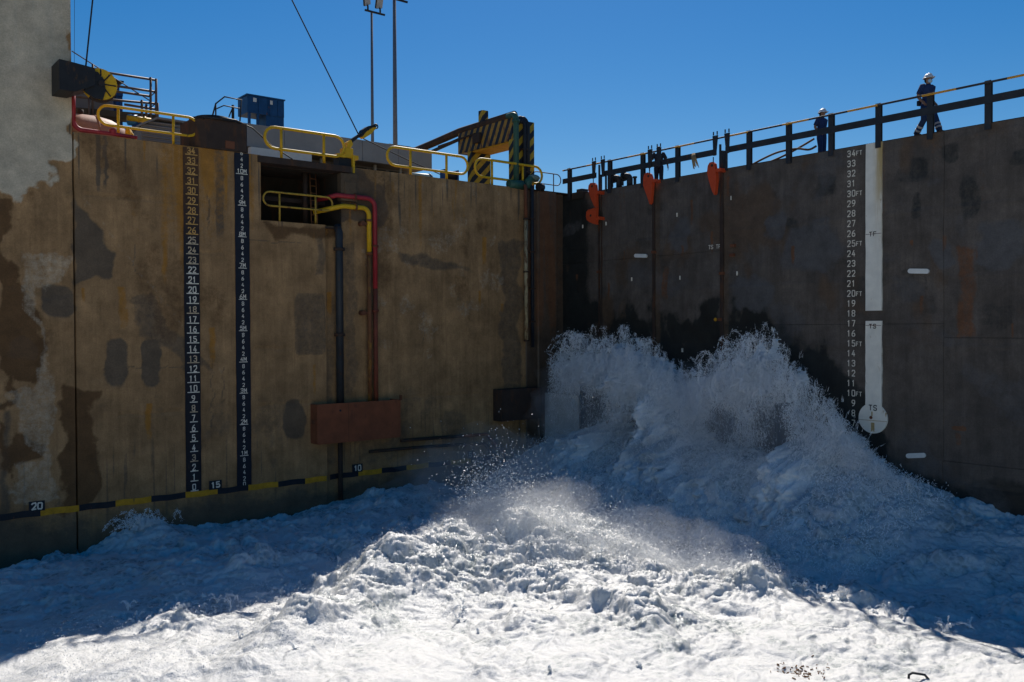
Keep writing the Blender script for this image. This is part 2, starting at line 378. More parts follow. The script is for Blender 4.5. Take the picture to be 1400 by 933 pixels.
# ------------------------------------------------------------------ stains
def blob(A, Zz, a, z, ra, rz, soft=0.25, warp=0.12, p=3.0, seed=0.0):
    wa = A+warp*fbm(A*1.3+seed, Zz*1.3-seed, 3); wz = Zz+warp*fbm(A*1.3-seed+40, Zz*1.3+seed, 3)
    d = (np.abs((wa-a)/ra)**p+np.abs((wz-z)/rz)**p)**(1/p)
    return sstep(1+soft, 1-soft, d)
def pxblob(A, Zz, u0, v0, u1, v1, f=wy, **k):
    p = f(u0, v0); q = f(u1, v1); i = 0 if f is wy else 1
    return blob(A, Zz, (p[i]+q[i])/2, (p[2]+q[2])/2, abs(q[i]-p[i])/2, abs(q[2]-p[2])/2, **k)
def poly_mask(A, Zz, uv, f=wy, warp=0.25, fr=0.9, soft=0.12, seed=0.0):
    """soft inside-mask of an outline measured in the photograph"""
    i = 0 if f is wy else 1
    P = np.array([[f(u, v)[i], f(u, v)[2]] for u, v in uv])
    a = A+warp*fbm(A*fr+seed, Zz*fr, 4); z = Zz+warp*fbm(A*fr+31, Zz*fr+seed, 4)
    ins = np.zeros(A.shape, bool); dist = np.full(A.shape, 1e9)
    for k in range(len(P)):
        p, q = P[k], P[(k+1) % len(P)]
        c = ((p[1] > z) != (q[1] > z)) & (a < (q[0]-p[0])*(z-p[1])/(q[1]-p[1]+1e-12)+p[0]); ins ^= c
        d = q-p; t = np.clip(((a-p[0])*d[0]+(z-p[1])*d[1])/(d@d+1e-12), 0, 1)
        dist = np.minimum(dist, np.hypot(a-p[0]-t*d[0], z-p[1]-t*d[1]))
    return sstep(-soft, soft, np.where(ins, dist, -dist))
def zjoint(A, Zz, z, a0, a1, w=0.035):
    return ((np.abs(Zz-z-0.02*fbm(A*2, A*0+z, 2)) < w) & (A > min(a0, a1)) & (A < max(a0, a1))).astype(float)

XT = -18.98           # edge of the tower
XS = X(446)           # where the wall steps back
SB = 0.16             # by how much
TOP = 10.62
def stain_wall(A, Zz):
    dark = np.zeros(A.shape); brown = np.zeros(A.shape); pale = np.zeros(A.shape); rust = np.zeros(A.shape)
    mx = np.maximum
    low = sstep(0.35, -0.9, Zz+0.5*fbm(A*0.5, Zz*0.5, 3))                          # wet foot of the wall
    dark = mx(dark, low*0.9)
    # damp patches with their own outlines
    for b in ((145, 461, 176, 527), (192, 462, 221, 527), (52, 390, 104, 436), (10, 462, 50, 496), (388, 548, 416, 600)):
        dark = mx(dark, 0.85*pxblob(A, Zz, *b, warp=0.1, soft=0.2, seed=b[0]))
    dark = mx(dark, 0.8*poly_mask(A, Zz, [(101, 270), (113, 275), (160, 340), (150, 388), (101, 395)], seed=3))
    dark = mx(dark, 0.6*poly_mask(A, Zz, [(175, 412), (205, 398), (245, 450), (300, 510), (255, 512), (225, 475), (210, 480)], seed=5))
    dark = mx(dark, 0.62*poly_mask(A, Zz, [(545, 345), (580, 345), (640, 366), (660, 372), (600, 372), (550, 362)], warp=0.15, seed=8))
    dark = mx(dark, 0.55*poly_mask(A, Zz, [(430, 320), (445, 325), (446, 375), (430, 375)], warp=0.15, seed=9))
    dark = mx(dark, 0.6*poly_mask(A, Zz, [(684, 330), (716, 330), (716, 545), (690, 545), (688, 400)], seed=11))
    dark = mx(dark, 0.5*poly_mask(A, Zz, [(447, 400), (462, 400), (462, 640), (447, 640)], warp=0.1, seed=12))
    dark = mx(dark, 0.5*poly_mask(A, Zz, [(470, 330), (492, 330), (492, 545), (476, 545)], warp=0.2, seed=13))
    dark = mx(dark, 0.55*pxblob(A, Zz, 402, 400, 446, 486, warp=0.02, soft=0.06, p=8))
    dark = mx(dark, 0.75*poly_mask(A, Zz, [(0, 560), (10, 560), (12, 700), (0, 715)], warp=0.1, seed=15))
    dark = mx(dark, 0.5*sstep(0.05, 0.5, fbm(A*0.7+5, Zz*0.35, 4))*sstep(6, 1, Zz))
    for u, v0, v1, w in ((137, 190, 268, 0.06), (147, 192, 262, 0.05), (287, 215, 320, 0.03), (302, 215, 330, 0.12)):   # black runs
        xx = X(u); zz = wy(u, v1)[2]
        dark = mx(dark, sstep(w*1.6, w*0.6, np.abs(A-xx+0.06*fbm(A*0, Zz*2+u, 3)))*sstep(zz-0.3, zz+0.6, Zz)*0.95)
    # thin black runs from the coping, hairline cracks, water running off the ledges
    run = sstep(0.28, 0.5, fbm(A*5.5+70, Zz*0.09, 3)); lenr = 10.4-3.2*np.abs(fbm(A*1.7+11, A*0, 3))-0.4
    dark = mx(dark, 0.8*run*sstep(lenr-0.5, lenr+0.8, Zz))
    run2 = sstep(0.3, 0.55, fbm(A*7.5+20, Zz*0.14+8, 3)); dark = mx(dark, 0.6*run2*sstep(3.2, 0.6, Zz+0.8*fbm(A*0.8, A*0+5, 2)))
    rc = np.random.default_rng(77)
    for k in range(7):
        a0_ = rc.uniform(-20.5, -3.4); z0_ = rc.uniform(0.5, 9.8); ln = rc.uniform(0.8, 2.6); vert = rc.uniform() < 0.5
        if vert: dd_ = np.abs(A-a0_-0.12*fbm(Zz*2.2+k*9, Zz*0+k, 4)); inr = (Zz > z0_-ln) & (Zz < z0_)
        else: dd_ = np.abs(Zz-z0_-0.08*fbm(A*2.2+k*9, A*0+k, 4)); inr = (A > a0_) & (A < a0_+ln)
        dark = mx(dark, 0.6*sstep(0.05, 0.015, dd_)*inr)
    dark = mx(dark, 0.75*poly_mask(A, Zz, [(455, 225), (482, 228), (530, 255), (535, 300), (515, 320), (500, 300), (455, 310)], warp=0.3, seed=41))
    for k in range(16):
        a_ = rc.uniform(-18.8, -3.2); z_ = rc.uniform(2.5, 10.5); ln = rc.uniform(0.5, 2.2); w_ = rc.uniform(.04, .12)
        rust = mx(rust, rc.uniform(.4, .8)*sstep(w_*2, w_*.5, np.abs(A-a_+.05*fbm(Zz*2, Zz*0+k, 2)))*sstep(z_-ln, z_-ln*.3, Zz)*(Zz < z_))
    brown = mx(brown, 0.8*poly_mask(A, Zz, [(85, 525), (128, 530), (133, 600), (125, 690), (88, 700), (83, 600)], seed=21))
    brown = mx(brown, 0.9*poly_mask(A, Zz, [(0, 270), (30, 275), (22, 330), (15, 352), (38, 358), (40, 400), (65, 460), (52, 530), (10, 520), (12, 640), (0, 690)], warp=0.35, seed=23))
    brown = mx(brown, 0.85*poly_mask(A, Zz, [(12, 600), (60, 605), (58, 625), (22, 640), (12, 650)], seed=25))
    brown = mx(brown, 0.5*sstep(0.1, 0.7, fbm(A*0.5+9, Zz*0.25+4, 4))*sstep(1.0, 5.0, Zz))
    brown = mx(brown, 0.75*poly_mask(A, Zz, [(357, 305), (470, 308), (470, 330), (400, 318), (380, 335), (366, 318)], warp=0.15, seed=27))
    pale = mx(pale, 0.95*poly_mask(A, Zz, [(-400, -200), (99, -200), (99, 212), (85, 225), (68, 248), (40, 258), (24, 272), (0, 262), (-400, 262)], warp=0.22, fr=1.6, seed=31))
    pale = mx(pale, 0.42*poly_mask(A, Zz, [(22, 340), (95, 340), (95, 390), (55, 390), (50, 430), (75, 480), (85, 690), (15, 690), (12, 640), (60, 620), (20, 590), (10, 530), (50, 530), (60, 470), (25, 430)], seed=33))
    pale = mx(pale, 0.35*poly_mask(A, Zz, [(500, 235), (690, 255), (690, 400), (500, 540)], warp=0.5, seed=35)*sstep(-0.3, 0.5, fbm(A*0.8, Zz*0.8+3, 3)))
    # the diagonal line of an old ramp
    p0 = wy(113, 272); p1 = wy(305, 515); t = (A-p0[0])/(p1[0]-p0[0]); zl = p0[2]+t*(p1[2]-p0[2])
    pale = mx(pale, 0.3*sstep(0.3, 0.06, np.abs(Zz-zl+0.12*fbm(A*1.5, Zz*1.5, 3)))*((t > 0) & (t < 1)))
    top = sstep(4.8, 10.2, Zz)
    stre = sstep(0.02, 0.6, fbm(A*2.6+2, Zz*0.10, 4))
    band = sstep(X(195), X(235), A)*sstep(X(345), X(300), A)
    rust = mx(rust, (0.5+0.6*stre)*band*top*1.0)
    rust = mx(rust, 0.7*stre*sstep(5.5, 10.4, Zz)*sstep(X(150), X(200), A)*sstep(X(720), X(600), A))
    for u, w, v1 in ((287, 0.16, 330), (470, 0.2, 260)):
        rust = mx(rust, 0.9*sstep(w*2, w*0.5, np.abs(A-X(u)))*sstep(wy(u, v1)[2], 10.2, Zz))
    return np.stack([dark, brown, pale, rust], -1)
def depth_wall(A, Zz, y0=0.0):
    d = np.full(A.shape, y0)+0.012*fbm(A*0.8, Zz*0.8, 4)+0.006*fbm(A*4, Zz*4, 3)
    for u0, v0, u1 in ((118, 272, 250), (270, 345, 306), (352, 556, 436), (550, 545, 660), (160, 565, 250), (345, 480, 400)):
        d += 0.03*zjoint(A, Zz, wy((u0+u1)/2, v0 if u1 < 400 else v0-3)[2], X(u0), X(u1))
    d += -0.015*pxblob(A, Zz, 402, 400, 446, 486, warp=0.01, soft=0.03, p=10)
    for b in ((145, 461, 176, 527), (192, 462, 221, 527), (52, 390, 104, 436)): d += 0.02*pxblob(A, Zz, *b, warp=0.1, soft=0.1, seed=b[0])
    return d

# ------------------------------------------------------------------ the setting: ground, sea
g = MB()
g.box((-19.5, 3.2, 9.2), (9.5, 900, 10.5)); g.box((-900, 4.2, 9.2), (-19.55, 900, 10.5))
g.build('ground', mat('quay_concrete', (0.25, 0.22, 0.18), 0.9, scale=0.8), kind='structure')
g = MB(); g.add([(9.6, -1500, 7.5), (3000, -1500, 7.5), (3000, 900, 7.5), (9.6, 900, 7.5)], [(0, 1, 2, 3)])
g.build('sea', mat('sea_water', (0.03, 0.07, 0.1), 0.12, var=0.3, scale=0.2, bump=0.6, bscale=1.2), kind='structure')

# ------------------------------------------------------------------ concrete tower and dock wall
tw = thing('concrete_tower', 'tall weathered concrete tower with pale upper face beside the scaffold', 'tower', (-22, 1.5, -6))
MB().box((-40, 0.12, -6), (XT-0.01, 4.0, 21)).build('core', 'plainconcrete', tw)
face_sheet('front_face', 'y', -23.5, XT-0.02, -2.6, 17, 0.06, lambda A, z: depth_wall(A, z, 0.0)+0.025*sstep(0.3, 0.7, poly_mask(A, z, [(0, 262), (24, 272), (40, 258), (68, 248), (85, 225), (99, 212), (99, 400), (0, 400)], warp=0.22, fr=1.6, seed=31)), stain_wall, 'concrete', tw, skirt=0.2)
MB().box((-40, 0.0, -6), (-23.52, 0.11, 21)).box((-23.51, 0.0, 17.02), (XT-0.02, 0.11, 21)).build('side_panel', 'plainconcrete', tw)

dw = thing('dock_wall', 'brown stained concrete dock wall with pipes and painted scales', 'wall', (-10, 1.5, -6))
hx0, hx1 = X(358), X(468); hz0 = wy(400, 305)[2]; hz1 = wy(400, 216)[2]
xr = X(722)           # concrete ends, steel guide begins
inhole = lambda a, z: (a > hx0) & (a < hx1) & (z > hz0)
def top_wall(a): return np.interp(a, [X(100), X(320), X(357), X(470), X(717)], [10.62, 10.62, 10.62, 10.66, 10.62])
face_sheet('concrete_panel', 'y', XT+0.03, XS, -2.6, TOP, 0.06, lambda A, z: depth_wall(A, z), stain_wall, 'concrete', dw, hole=inhole)
face_sheet('concrete_panel', 'y', XS+0.01, xr, -2.6, TOP, 0.06, lambda A, z: depth_wall(A, z, SB), stain_wall, 'concrete', dw, hole=inhole)
b = MB(); b.box((XT, 0.32, -6), (hx0-0.02, 3.19, TOP-0.03)); b.box((hx0-0.02, 0.32, -6), (hx1+0.02, 3.19, hz0-0.12)); b.box((hx1+0.02, 0.36, -6), (-0.5, 3.19, TOP-0.03))
b.build('core', 'plainconcrete', dw)
b = MB(); b.box((XT, 0.02, TOP-0.06), (hx0-0.05, 3.19, TOP)); b.box((hx1+0.03, 0.2, TOP-0.06), (-0.5, 3.19, TOP))
b.build('coping', 'plainconcrete', dw)
MB().box((hx0-0.05, 0.5, TOP-0.25), (hx1+0.03, 3.19, TOP-0.005)).build('recess_shade_slab', 'recess', dw)  # slab added over the recess to keep sky light out of it
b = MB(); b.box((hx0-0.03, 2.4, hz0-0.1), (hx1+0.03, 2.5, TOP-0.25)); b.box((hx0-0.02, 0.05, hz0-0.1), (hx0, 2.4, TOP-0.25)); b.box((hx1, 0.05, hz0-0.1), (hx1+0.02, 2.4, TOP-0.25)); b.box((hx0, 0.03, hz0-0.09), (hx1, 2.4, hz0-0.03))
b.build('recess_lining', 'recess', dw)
MB().box((hx0-0.1, -0.06, TOP-0.24), (hx1+0.35, 0.45, TOP-0.02), 0.02).build('lintel', 'darkrust', dw)
b = MB(); b.tube([(hx0+2.0, 0.9, hz0), (hx0+2.0, 0.9, TOP-0.25)], 0.09, 10); b.box((hx0, 1.2, hz0+0.85), (hx1, 1.35, hz0+1.0))
b.build('recess_strut', 'darkrust', dw)
# broken jamb right of the recess
b = MB(); b.box((hx1-0.02, -0.02, hz0+0.9), (hx1+0.62, SB+0.1, TOP-0.26), 0.03); b.box((hx1+0.1, -0.06, hz0+1.05), (hx1+0.55, -0.01, TOP-0.55), 0.02)
b.build('jamb_block', mat('sooty_concrete', (0.13, 0.085, 0.05), 0.9, rust=0.3, scale=3, bump=0.5, bscale=12), dw)
# ladder leaning in the recess
ld = thing('recess_ladder', 'thin rusty ladder leaning inside the dark wall recess', 'ladder', (X(442), 0.8, hz0))
lx = X(438)
for dx in (0, 0.22): MB().tube([(lx+dx-0.12, 0.35, hz0-0.02), (lx+dx+0.1, 0.9, TOP-0.26)], 0.022, 6).build('rail', 'rustpipe', ld)
for k in range(7):
    t = (k+0.5)/7; zz = hz0+t*(TOP-0.3-hz0); MB().tube([(lx-0.12+0.22*t, 0.35+0.55*t, zz), (lx+0.1+0.22*t, 0.35+0.55*t, zz)], 0.014, 6).build('rung', 'rustpipe', ld)
# wall end: rusty steel guide that the gate seals against
sg = thing('steel_guide', 'rust streaked vertical steel guide in the corner beside the dock gate', 'steel guide', (-1.2, 0.2, -6))
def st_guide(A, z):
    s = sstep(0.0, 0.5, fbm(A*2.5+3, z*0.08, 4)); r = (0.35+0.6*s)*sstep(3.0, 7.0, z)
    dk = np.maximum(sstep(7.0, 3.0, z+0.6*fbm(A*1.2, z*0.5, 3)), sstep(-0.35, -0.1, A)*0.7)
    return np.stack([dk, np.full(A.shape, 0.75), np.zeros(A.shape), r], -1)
xa, xb, xc = X(722), X(737), X(762)
for p, q, dd in ((xa, xb, 0.10), (xb, xc, 0.0), (xc, 0.02, 0.22)):
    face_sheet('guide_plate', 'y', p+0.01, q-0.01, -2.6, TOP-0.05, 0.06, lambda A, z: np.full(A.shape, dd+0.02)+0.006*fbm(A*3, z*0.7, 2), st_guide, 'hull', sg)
MB().box((xa, 0.02, TOP-0.05), (0.6, 1.6, TOP-0.01), 0.01).build('cap_plate', 'darkrust', sg)
# old pipe with flaked white paint in the corner and the dark one beside it
pp = thing('flaked_pipe', 'vertical pipe with flaked cream paint and rust near the wall corner', 'pipe', (X(719), -0.02, wy(719, 466)[2]))
b = MB(); b.tube([(X(718.5), -0.05, wy(719, 466)[2]), (X(718.5), -0.05, wy(719, 300)[2])], 0.075, 12)
b.build('pipe_run', mat('flaked_cream_paint', (0.38, 0.3, 0.17), 0.8, rust=0.62, rustcol=(0.15, 0.07, 0.03), scale=5), pp)
b = MB(); b.tube([(X(718.5), -0.05, wy(719, 299)[2]), (X(718.5), -0.05, TOP+0.05), (X(718.5)+0.02, 0.25, TOP+0.22)], 0.07, 12); b.build('upper_run', 'rust', pp)
for v in (300, 372, 466): z = wy(719, v)[2]; MB().cyl((X(718.5), -0.05, z-0.03), (X(718.5), -0.05, z+0.03), 0.11, 12).build('flange', 'darkrust', pp)
pp = thing('corner_pipe', 'slim black pipe running down the wall corner beside the flaked pipe', 'pipe', (X(728), -0.02, wy(728, 470)[2]))
MB().tube([(X(727.5), -0.03, wy(728, 475)[2]), (X(727.5), -0.03, TOP+0.02), (X(727.5)+0.05, 0.2, TOP+0.25)], 0.07, 10).build('pipe_run', 'black', pp)
for v in (300, 345, 395, 440): z = wy(728, v)[2]; MB().box((X(727.5)-0.11, -0.1, z-0.03), (X(727.5)+0.11, 0.06, z+0.03)).build('clamp', 'darkrust', pp)

# ------------------------------------------------------------------ painted draught scales on the wall
fx = -15.653
ds = thing('feet_scale', 'black painted draught scale numbered 0 to 34 with underlined feet', 'scale', (fx, -0.02, 0))
hw = 0.235
b = MB(); nseg = 44
edge = [(-hw-0.012*random.random(), hw+0.012*random.random()) for _ in range(nseg+1)]
zs = np.linspace(-0.06, 10.58, nseg+1)
for i in range(nseg): b.add([(fx+edge[i][0], -0.028, zs[i]), (fx+edge[i][1], -0.028, zs[i]), (fx+edge[i+1][1], -0.028, zs[i+1]), (fx+edge[i+1][0], -0.028, zs[i+1])], [(0, 1, 2, 3)])
stripm = mat('scale_black_paint', (0.018, 0.018, 0.024), 0.75, var=0.3, scale=3, rust=0.22, rustcol=(0.07, 0.045, 0.025))
n_, l_ = stripm.node_tree.nodes, stripm.node_tree.links; b_ = n_['Principled BSDF']; src = b_.inputs['Base Color'].links[0].from_socket
tc_ = n_.new('ShaderNodeTexCoord'); sx_n = n_.new('ShaderNodeSeparateXYZ'); l_.new(tc_.outputs['Object'], sx_n.inputs[0])
nz_ = n_.new('ShaderNodeTexNoise'); nz_.inputs['Scale'].default_value = 7; nz_.inputs['Detail'].default_value = 8; l_.new(tc_.outputs['Object'], nz_.inputs['Vector'])
mr_ = n_.new('ShaderNodeMapRange'); mr_.inputs['From Min'].default_value = 7.4; mr_.inputs['From Max'].default_value = 10.6; mr_.inputs['To Max'].default_value = 1.0; l_.new(sx_n.outputs['Z'], mr_.inputs['Value'])
mm_ = n_.new('ShaderNodeMath'); mm_.operation = 'MULTIPLY'; mm_.use_clamp = True; l_.new(mr_.outputs[0], mm_.inputs[0]); l_.new(nz_.outputs['Fac'], mm_.inputs[1])
m2_ = n_.new('ShaderNodeMath'); m2_.operation = 'MULTIPLY'; m2_.use_clamp = True; l_.new(mm_.outputs[0], m2_.inputs[0]); m2_.inputs[1].default_value = 1.5
mxn = n_.new('ShaderNodeMix'); mxn.data_type = 'RGBA'; l_.new(m2_.outputs[0], mxn.inputs['Factor']); l_.new(src, mxn.inputs['A']); mxn.inputs['B'].default_value = (0.15, 0.065, 0.02, 1); l_.new(mxn.outputs['Result'], b_.inputs['Base Color'])
b.build('strip', stripm, ds)
for k in range(35):
    t = str(k); w = 0.085; gp = 0.05; tw_ = len(t)*w+(len(t)-1)*gp; z = 0.3048*k+0.03
    b = MB(); strokes(b, 'y', fx-tw_/2+0.01, z, t, 0.17, w, gp, 0.03, 0.032, under=(-0.06, tw_+0.08, -0.035, 0.0), jit=0.05)
    b.build('numeral', 'numrust' if k >= 26 else ('numdull' if k >= 24 or k % 5 == 3 else 'numwhite'), ds)
mxx = -14.034
ms = thing('metre_scale', 'narrower black painted scale in metres with tenths up to 10M', 'scale', (mxx, -0.02, 0))
hw = 0.235; b = MB(); edge = [(-hw-0.012*random.random(), hw+0.012*random.random()) for _ in range(nseg+1)]; zs = np.linspace(-0.12, 10.6, nseg+1)
for i in range(nseg): b.add([(mxx+edge[i][0], -0.028, zs[i]), (mxx+edge[i][1], -0.028, zs[i]), (mxx+edge[i+1][1], -0.028, zs[i+1]), (mxx+edge[i+1][0], -0.028, zs[i+1])], [(0, 1, 2, 3)])
b.build('strip', mat('scale_blueblack_paint', (0.013, 0.016, 0.026), 0.7, var=0.3, scale=3), ms)
for k in range(54):
    z = k*0.2-0.055; m_, t_ = divmod(k, 5)
    b = MB()
    if t_ == 0:
        t = ('%dM' % m_) if m_ else '0'; w = 0.075; gp = 0.035; tw_ = len(t)*w+(len(t)-1)*gp
        strokes(b, 'y', mxx-tw_/2, z+0.02, t, 0.12, w, gp, 0.022, 0.032, under=(-0.04, tw_+0.04, -0.03, 0.0), jit=0.05)
    else: strokes(b, 'y', mxx-0.03, z, str(t_*2), 0.11, 0.06, 0, 0.02, 0.032, jit=0.06)
    b.build('numeral', 'numwhite', ms)

# yellow and black distance band along the foot of the wall
bd = thing('distance_band', 'yellow and black painted band along the foot of the wall', 'painted band', (-15, -0.02, -0.1))
cuts = [-120, -48, 52, 105, 155, 204, 251, 295, 337, 378, 415, 444.5]
def band_seg(ua, ub, yy, col):
    xa_, xb_ = X(ua, yy), X(ub, yy); b = MB(); n = 4
    for i in range(n):
        p = xa_+(xb_-xa_)*i/n; q = xa_+(xb_-xa_)*(i+1)/n; j0 = 0.012*math.sin(p*7); j1 = 0.012*math.sin(q*7)
        b.add([(p, yy-0.035, -0.2+j0), (q, yy-0.035, -0.2+j1), (q, yy-0.035, -0.02+j1), (p, yy-0.035, -0.02+j0)], [(0, 1, 2, 3)])
    b.build('band_segment', col, bd)
for i in range(len(cuts)-1): band_seg(cuts[i], cuts[i+1], 0.0, 'bandyellow' if i % 2 == 0 else 'black')
for (ua, ub, c) in ((449, 488, 'black'), (488, 520, 'bandyellow'), (520, 554, 'black'), (554, 584, 'bandyellow'), (584, 614, 'black'), (614, 642, 'bandyellow'), (642, 672, 'black')): band_seg(ua, ub, SB, c)
for (u, v, t, yy, lab) in ((50, 692, '20', 0, 'black plate reading 20 above the yellow band, at the far left foot of the wall'), (294, 663, '15', 0, 'black plate reading 15 between the feet of the two painted scales'), (488, 640, '10', SB, 'small dark plate reading 10 under the rusty guard box'), (642, 622, '5', SB, 'dim plate reading 5 near the sunlit droplets')):
    p = wy(u, v, yy)
    pl = thing('distance_plate', lab, 'number plate', (p[0], yy-0.03, p[2]), 'distance number plates')
    MB().box((p[0]-(0.2 if len(t) > 1 else 0.12), yy-0.045, p[2]-0.14), (p[0]+(0.2 if len(t) > 1 else 0.12), yy-0.022, p[2]+0.14)).build('plate', 'black', pl)
    b = MB(); tw_ = len(t)*0.1+(len(t)-1)*0.05; strokes(b, 'y', p[0]-tw_/2, p[2]-0.08, t, 0.17, 0.1, 0.05, 0.04, -yy+0.05, jit=0.05); b.build('number', 'numwhite', pl)

# ------------------------------------------------------------------ pipes on the wall
def arc(c, r, a0, a1, ax1, ax2, n=6):
    return [Vector(c)+Vector(ax1)*r*math.cos(a0+(a1-a0)*i/n)+Vector(ax2)*r*math.sin(a0+(a1-a0)*i/n) for i in range(n+1)]
XX, ZZ = (1, 0, 0), (0, 0, 1)
yb = SB-0.2
# dark pipe
x = X(464.5, yb); pp = thing('dark_drain_pipe', 'thick dark vertical pipe below the wall recess entering the rusty box', 'pipe', (x, yb, -1))
b = MB(); b.tube([(x, yb+0.15, wy(464, 309)[2]), (x, yb, wy(464, 318)[2]), (x, yb, wy(464, 552, yb)[2])], 0.13, 14); b.build('pipe_run', 'darkpipe', pp)
MB().tube([(x, yb+0.02, wy(464, 600, yb)[2]), (x, yb+0.02, -0.9)], 0.085, 12).build('lower_run', 'darkrust', pp)
for v in (341, 458): z = wy(464, v, yb)[2]; MB().cyl((x, yb, z-0.05), (x, yb, z+0.05), 0.19, 16).build('flange', 'darkrust', pp)
# red pipe
z1 = wy(480, 269, yb)[2]; x1 = X(513.5, yb); x0 = X(448, yb); r = 0.3
pp = thing('red_fire_pipe', 'red pipe bending from the recess down the wall beside the yellow pipe', 'pipe', (x1, yb, 3))
pts = [(x0, 0.7, z1-0.12), (X(462, yb), yb, z1)]+[tuple(p) for p in arc((x1-r, yb, z1-r), r, math.pi/2, 0, XX, ZZ)]+[(x1, yb, wy(513, 395, yb)[2])]
MB().tube(pts, 0.085, 12).build('red_run', 'red', pp)
MB().tube([(x1, yb, wy(513, 395, yb)[2]), (x1, yb, wy(513, 552, yb)[2])], 0.083, 12).build('rusted_run', 'redrust', pp)
for v in (337, 425): z = wy(513, v, yb)[2]; MB().cyl((x1, yb, z-0.04), (x1, yb, z+0.04), 0.125, 14).build('flange', 'redrust', pp)
MB().cyl((X(486, yb)-0.03, yb, z1), (X(486, yb)+0.03, yb, z1), 0.125, 14).build('flange', 'redrust', pp)
# yellow pipe
z2 = wy(480, 283, yb)[2]; x2 = X(505.5, yb); x0 = X(440, yb)
pp = thing('yellow_gas_pipe', 'yellow pipe bending down the wall, rusted brown below its flange', 'pipe', (x2, yb, 3))
pts = [(x0, 0.5, z2-0.22), (X(462, yb), yb+0.02, z2-0.06), (X(470, yb), yb, z2)]+[tuple(p) for p in arc((x2-0.26, yb, z2-0.26), 0.26, math.pi/2, 0, XX, ZZ)]+[(x2, yb, wy(505, 346, yb)[2])]
MB().tube(pts, 0.085, 12).build('yellow_run', 'yellow', pp)
MB().tube([(x2, yb, wy(505, 346, yb)[2]), (x2, yb, wy(505, 552, yb)[2])], 0.08, 12).build('rusted_run', 'rustpipe', pp)
for v in (302, 347): z = wy(505, v, yb)[2]; MB().cyl((x2, yb, z-0.04), (x2, yb, z+0.04), 0.125, 14).build('flange', 'rustpipe', pp)
MB().cyl((X(487, yb)-0.03, yb, z2), (X(487, yb)+0.03, yb, z2), 0.13, 14).build('flange', 'rustpipe', pp)
b = MB()
for v in (306, 428): z = wy(500, v, yb)[2]; b.box((x2-0.28, yb-0.03, z-0.035), (x2+0.1, SB+0.02, z+0.035)); b.cyl((x2-0.25, yb-0.05, z), (x2-0.25, SB, z), 0.09, 10)
b.build('bracket', 'rust', pp)
# rusty guard box
p = wy(433, 608, -0.55); q = wy(547, 545, -0.55); bx0, bx1 = X(433, -0.5), X(547, -0.5)
zb0, zb1 = wy(440, 608, -0.5)[2], wy(440, 553, -0.5)[2]
pp = thing('pipe_guard_box', 'rust red steel guard box around the feet of the wall pipes', 'steel box', ((bx0+bx1)/2, -0.2, zb0))
b = MB(); b.box((bx0, -0.5, zb0), (bx1, -0.46, zb1), 0.008); b.build('front_plate', 'boxrust', pp)
MB().box((bx0, -0.458, zb0+0.01), (bx0+0.03, SB, zb1-0.01)).build('side_plate', 'boxrust', pp); MB().box((bx1-0.03, -0.458, zb0+0.01), (bx1, SB, zb1-0.01)).build('side_plate', 'boxrust', pp)
b = MB(); b.box((bx0+0.031, -0.458, zb0+0.01), (bx1-0.031, SB, zb0+0.05)); b.box((bx0+0.031, -0.455, zb1-0.14), (bx1-0.031, SB, zb1-0.1)); b.build('cross_plate', 'darkrust', pp)
xm = bx0+(bx1-bx0)*0.36; MB().box((xm-0.012, -0.507, zb0+0.02), (xm+0.012, -0.501, zb1-0.02)).build('weld_seam', 'rust', pp)
b = MB(); b.box((bx1-0.05, -0.6, zb1-0.02), (bx1+0.01, -0.5, zb1+0.16)); b.box((bx1, -0.3, (zb0+zb1)/2), (bx1+0.06, -0.1, (zb0+zb1)/2+0.25)); b.box((bx0-0.05, -0.3, (zb0+zb1)/2), (bx0, -0.15, (zb0+zb1)/2+0.15)); b.build('lug', 'rust', pp)
b = MB(); b.cyl((bx0+0.85, -0.51, zb1-0.25), (bx0+0.85, -0.46, zb1-0.25), 0.04, 10); b.build('bolt_hole', 'black', pp)
# low pipes right of the box
pp = thing('low_red_pipe', 'dull red pipe running low on the wall and bending down into spray', 'pipe', (X(600), 0, 0.5), 'low pipes behind the spray')
pts = [wy(548, 603, 0), wy(570, 601, 0), wy(665, 594, 0), wy(690, 620, 0), wy(690, 650, -0.1)]
MB().tube(pts[:3], 0.06, 10).build('dark_run', 'darkrust', pp); MB().tube([(pts[2]-(pts[2]-pts[1])*0.35)]+pts[2:], 0.065, 10).build('red_run', 'boxrust', pp)
pp = thing('low_ochre_pipe', 'ochre pipe under the dull red pipe, low on the wall near the spray', 'pipe', (X(600), 0, 0.2), 'low pipes behind the spray')
pts = [wy(505, 618, 0), wy(570, 612, 0), wy(662, 606, 0), wy(683, 628, 0), wy(683, 655, -0.1)]
MB().tube(pts[:3], 0.055, 10).build('dark_run', 'darkrust', pp); MB().tube([(pts[2]-(pts[2]-pts[1])*0.3)]+pts[2:], 0.06, 10).build('ochre_run', 'rustpipe', pp)
# dark block low in the corner
p = wy(686, 577, -0.4); q = wy(741, 530, -0.4)
pp = thing('fender_block', 'dark brown steel fender block low in the corner left of the spray', 'fender', (p[0], -0.2, p[2]))
MB().box((p[0], -0.4, p[2]), (q[0], 0.15, q[2]), 0.02).build('block', 'darkrust', pp)
MB().box((p[0]+0.05, -0.42, p[2]+0.06), (p[0]+(q[0]-p[0])*0.42, -0.4, q[2]-0.06), 0.008).build('facing_plate', 'darkrust', pp)

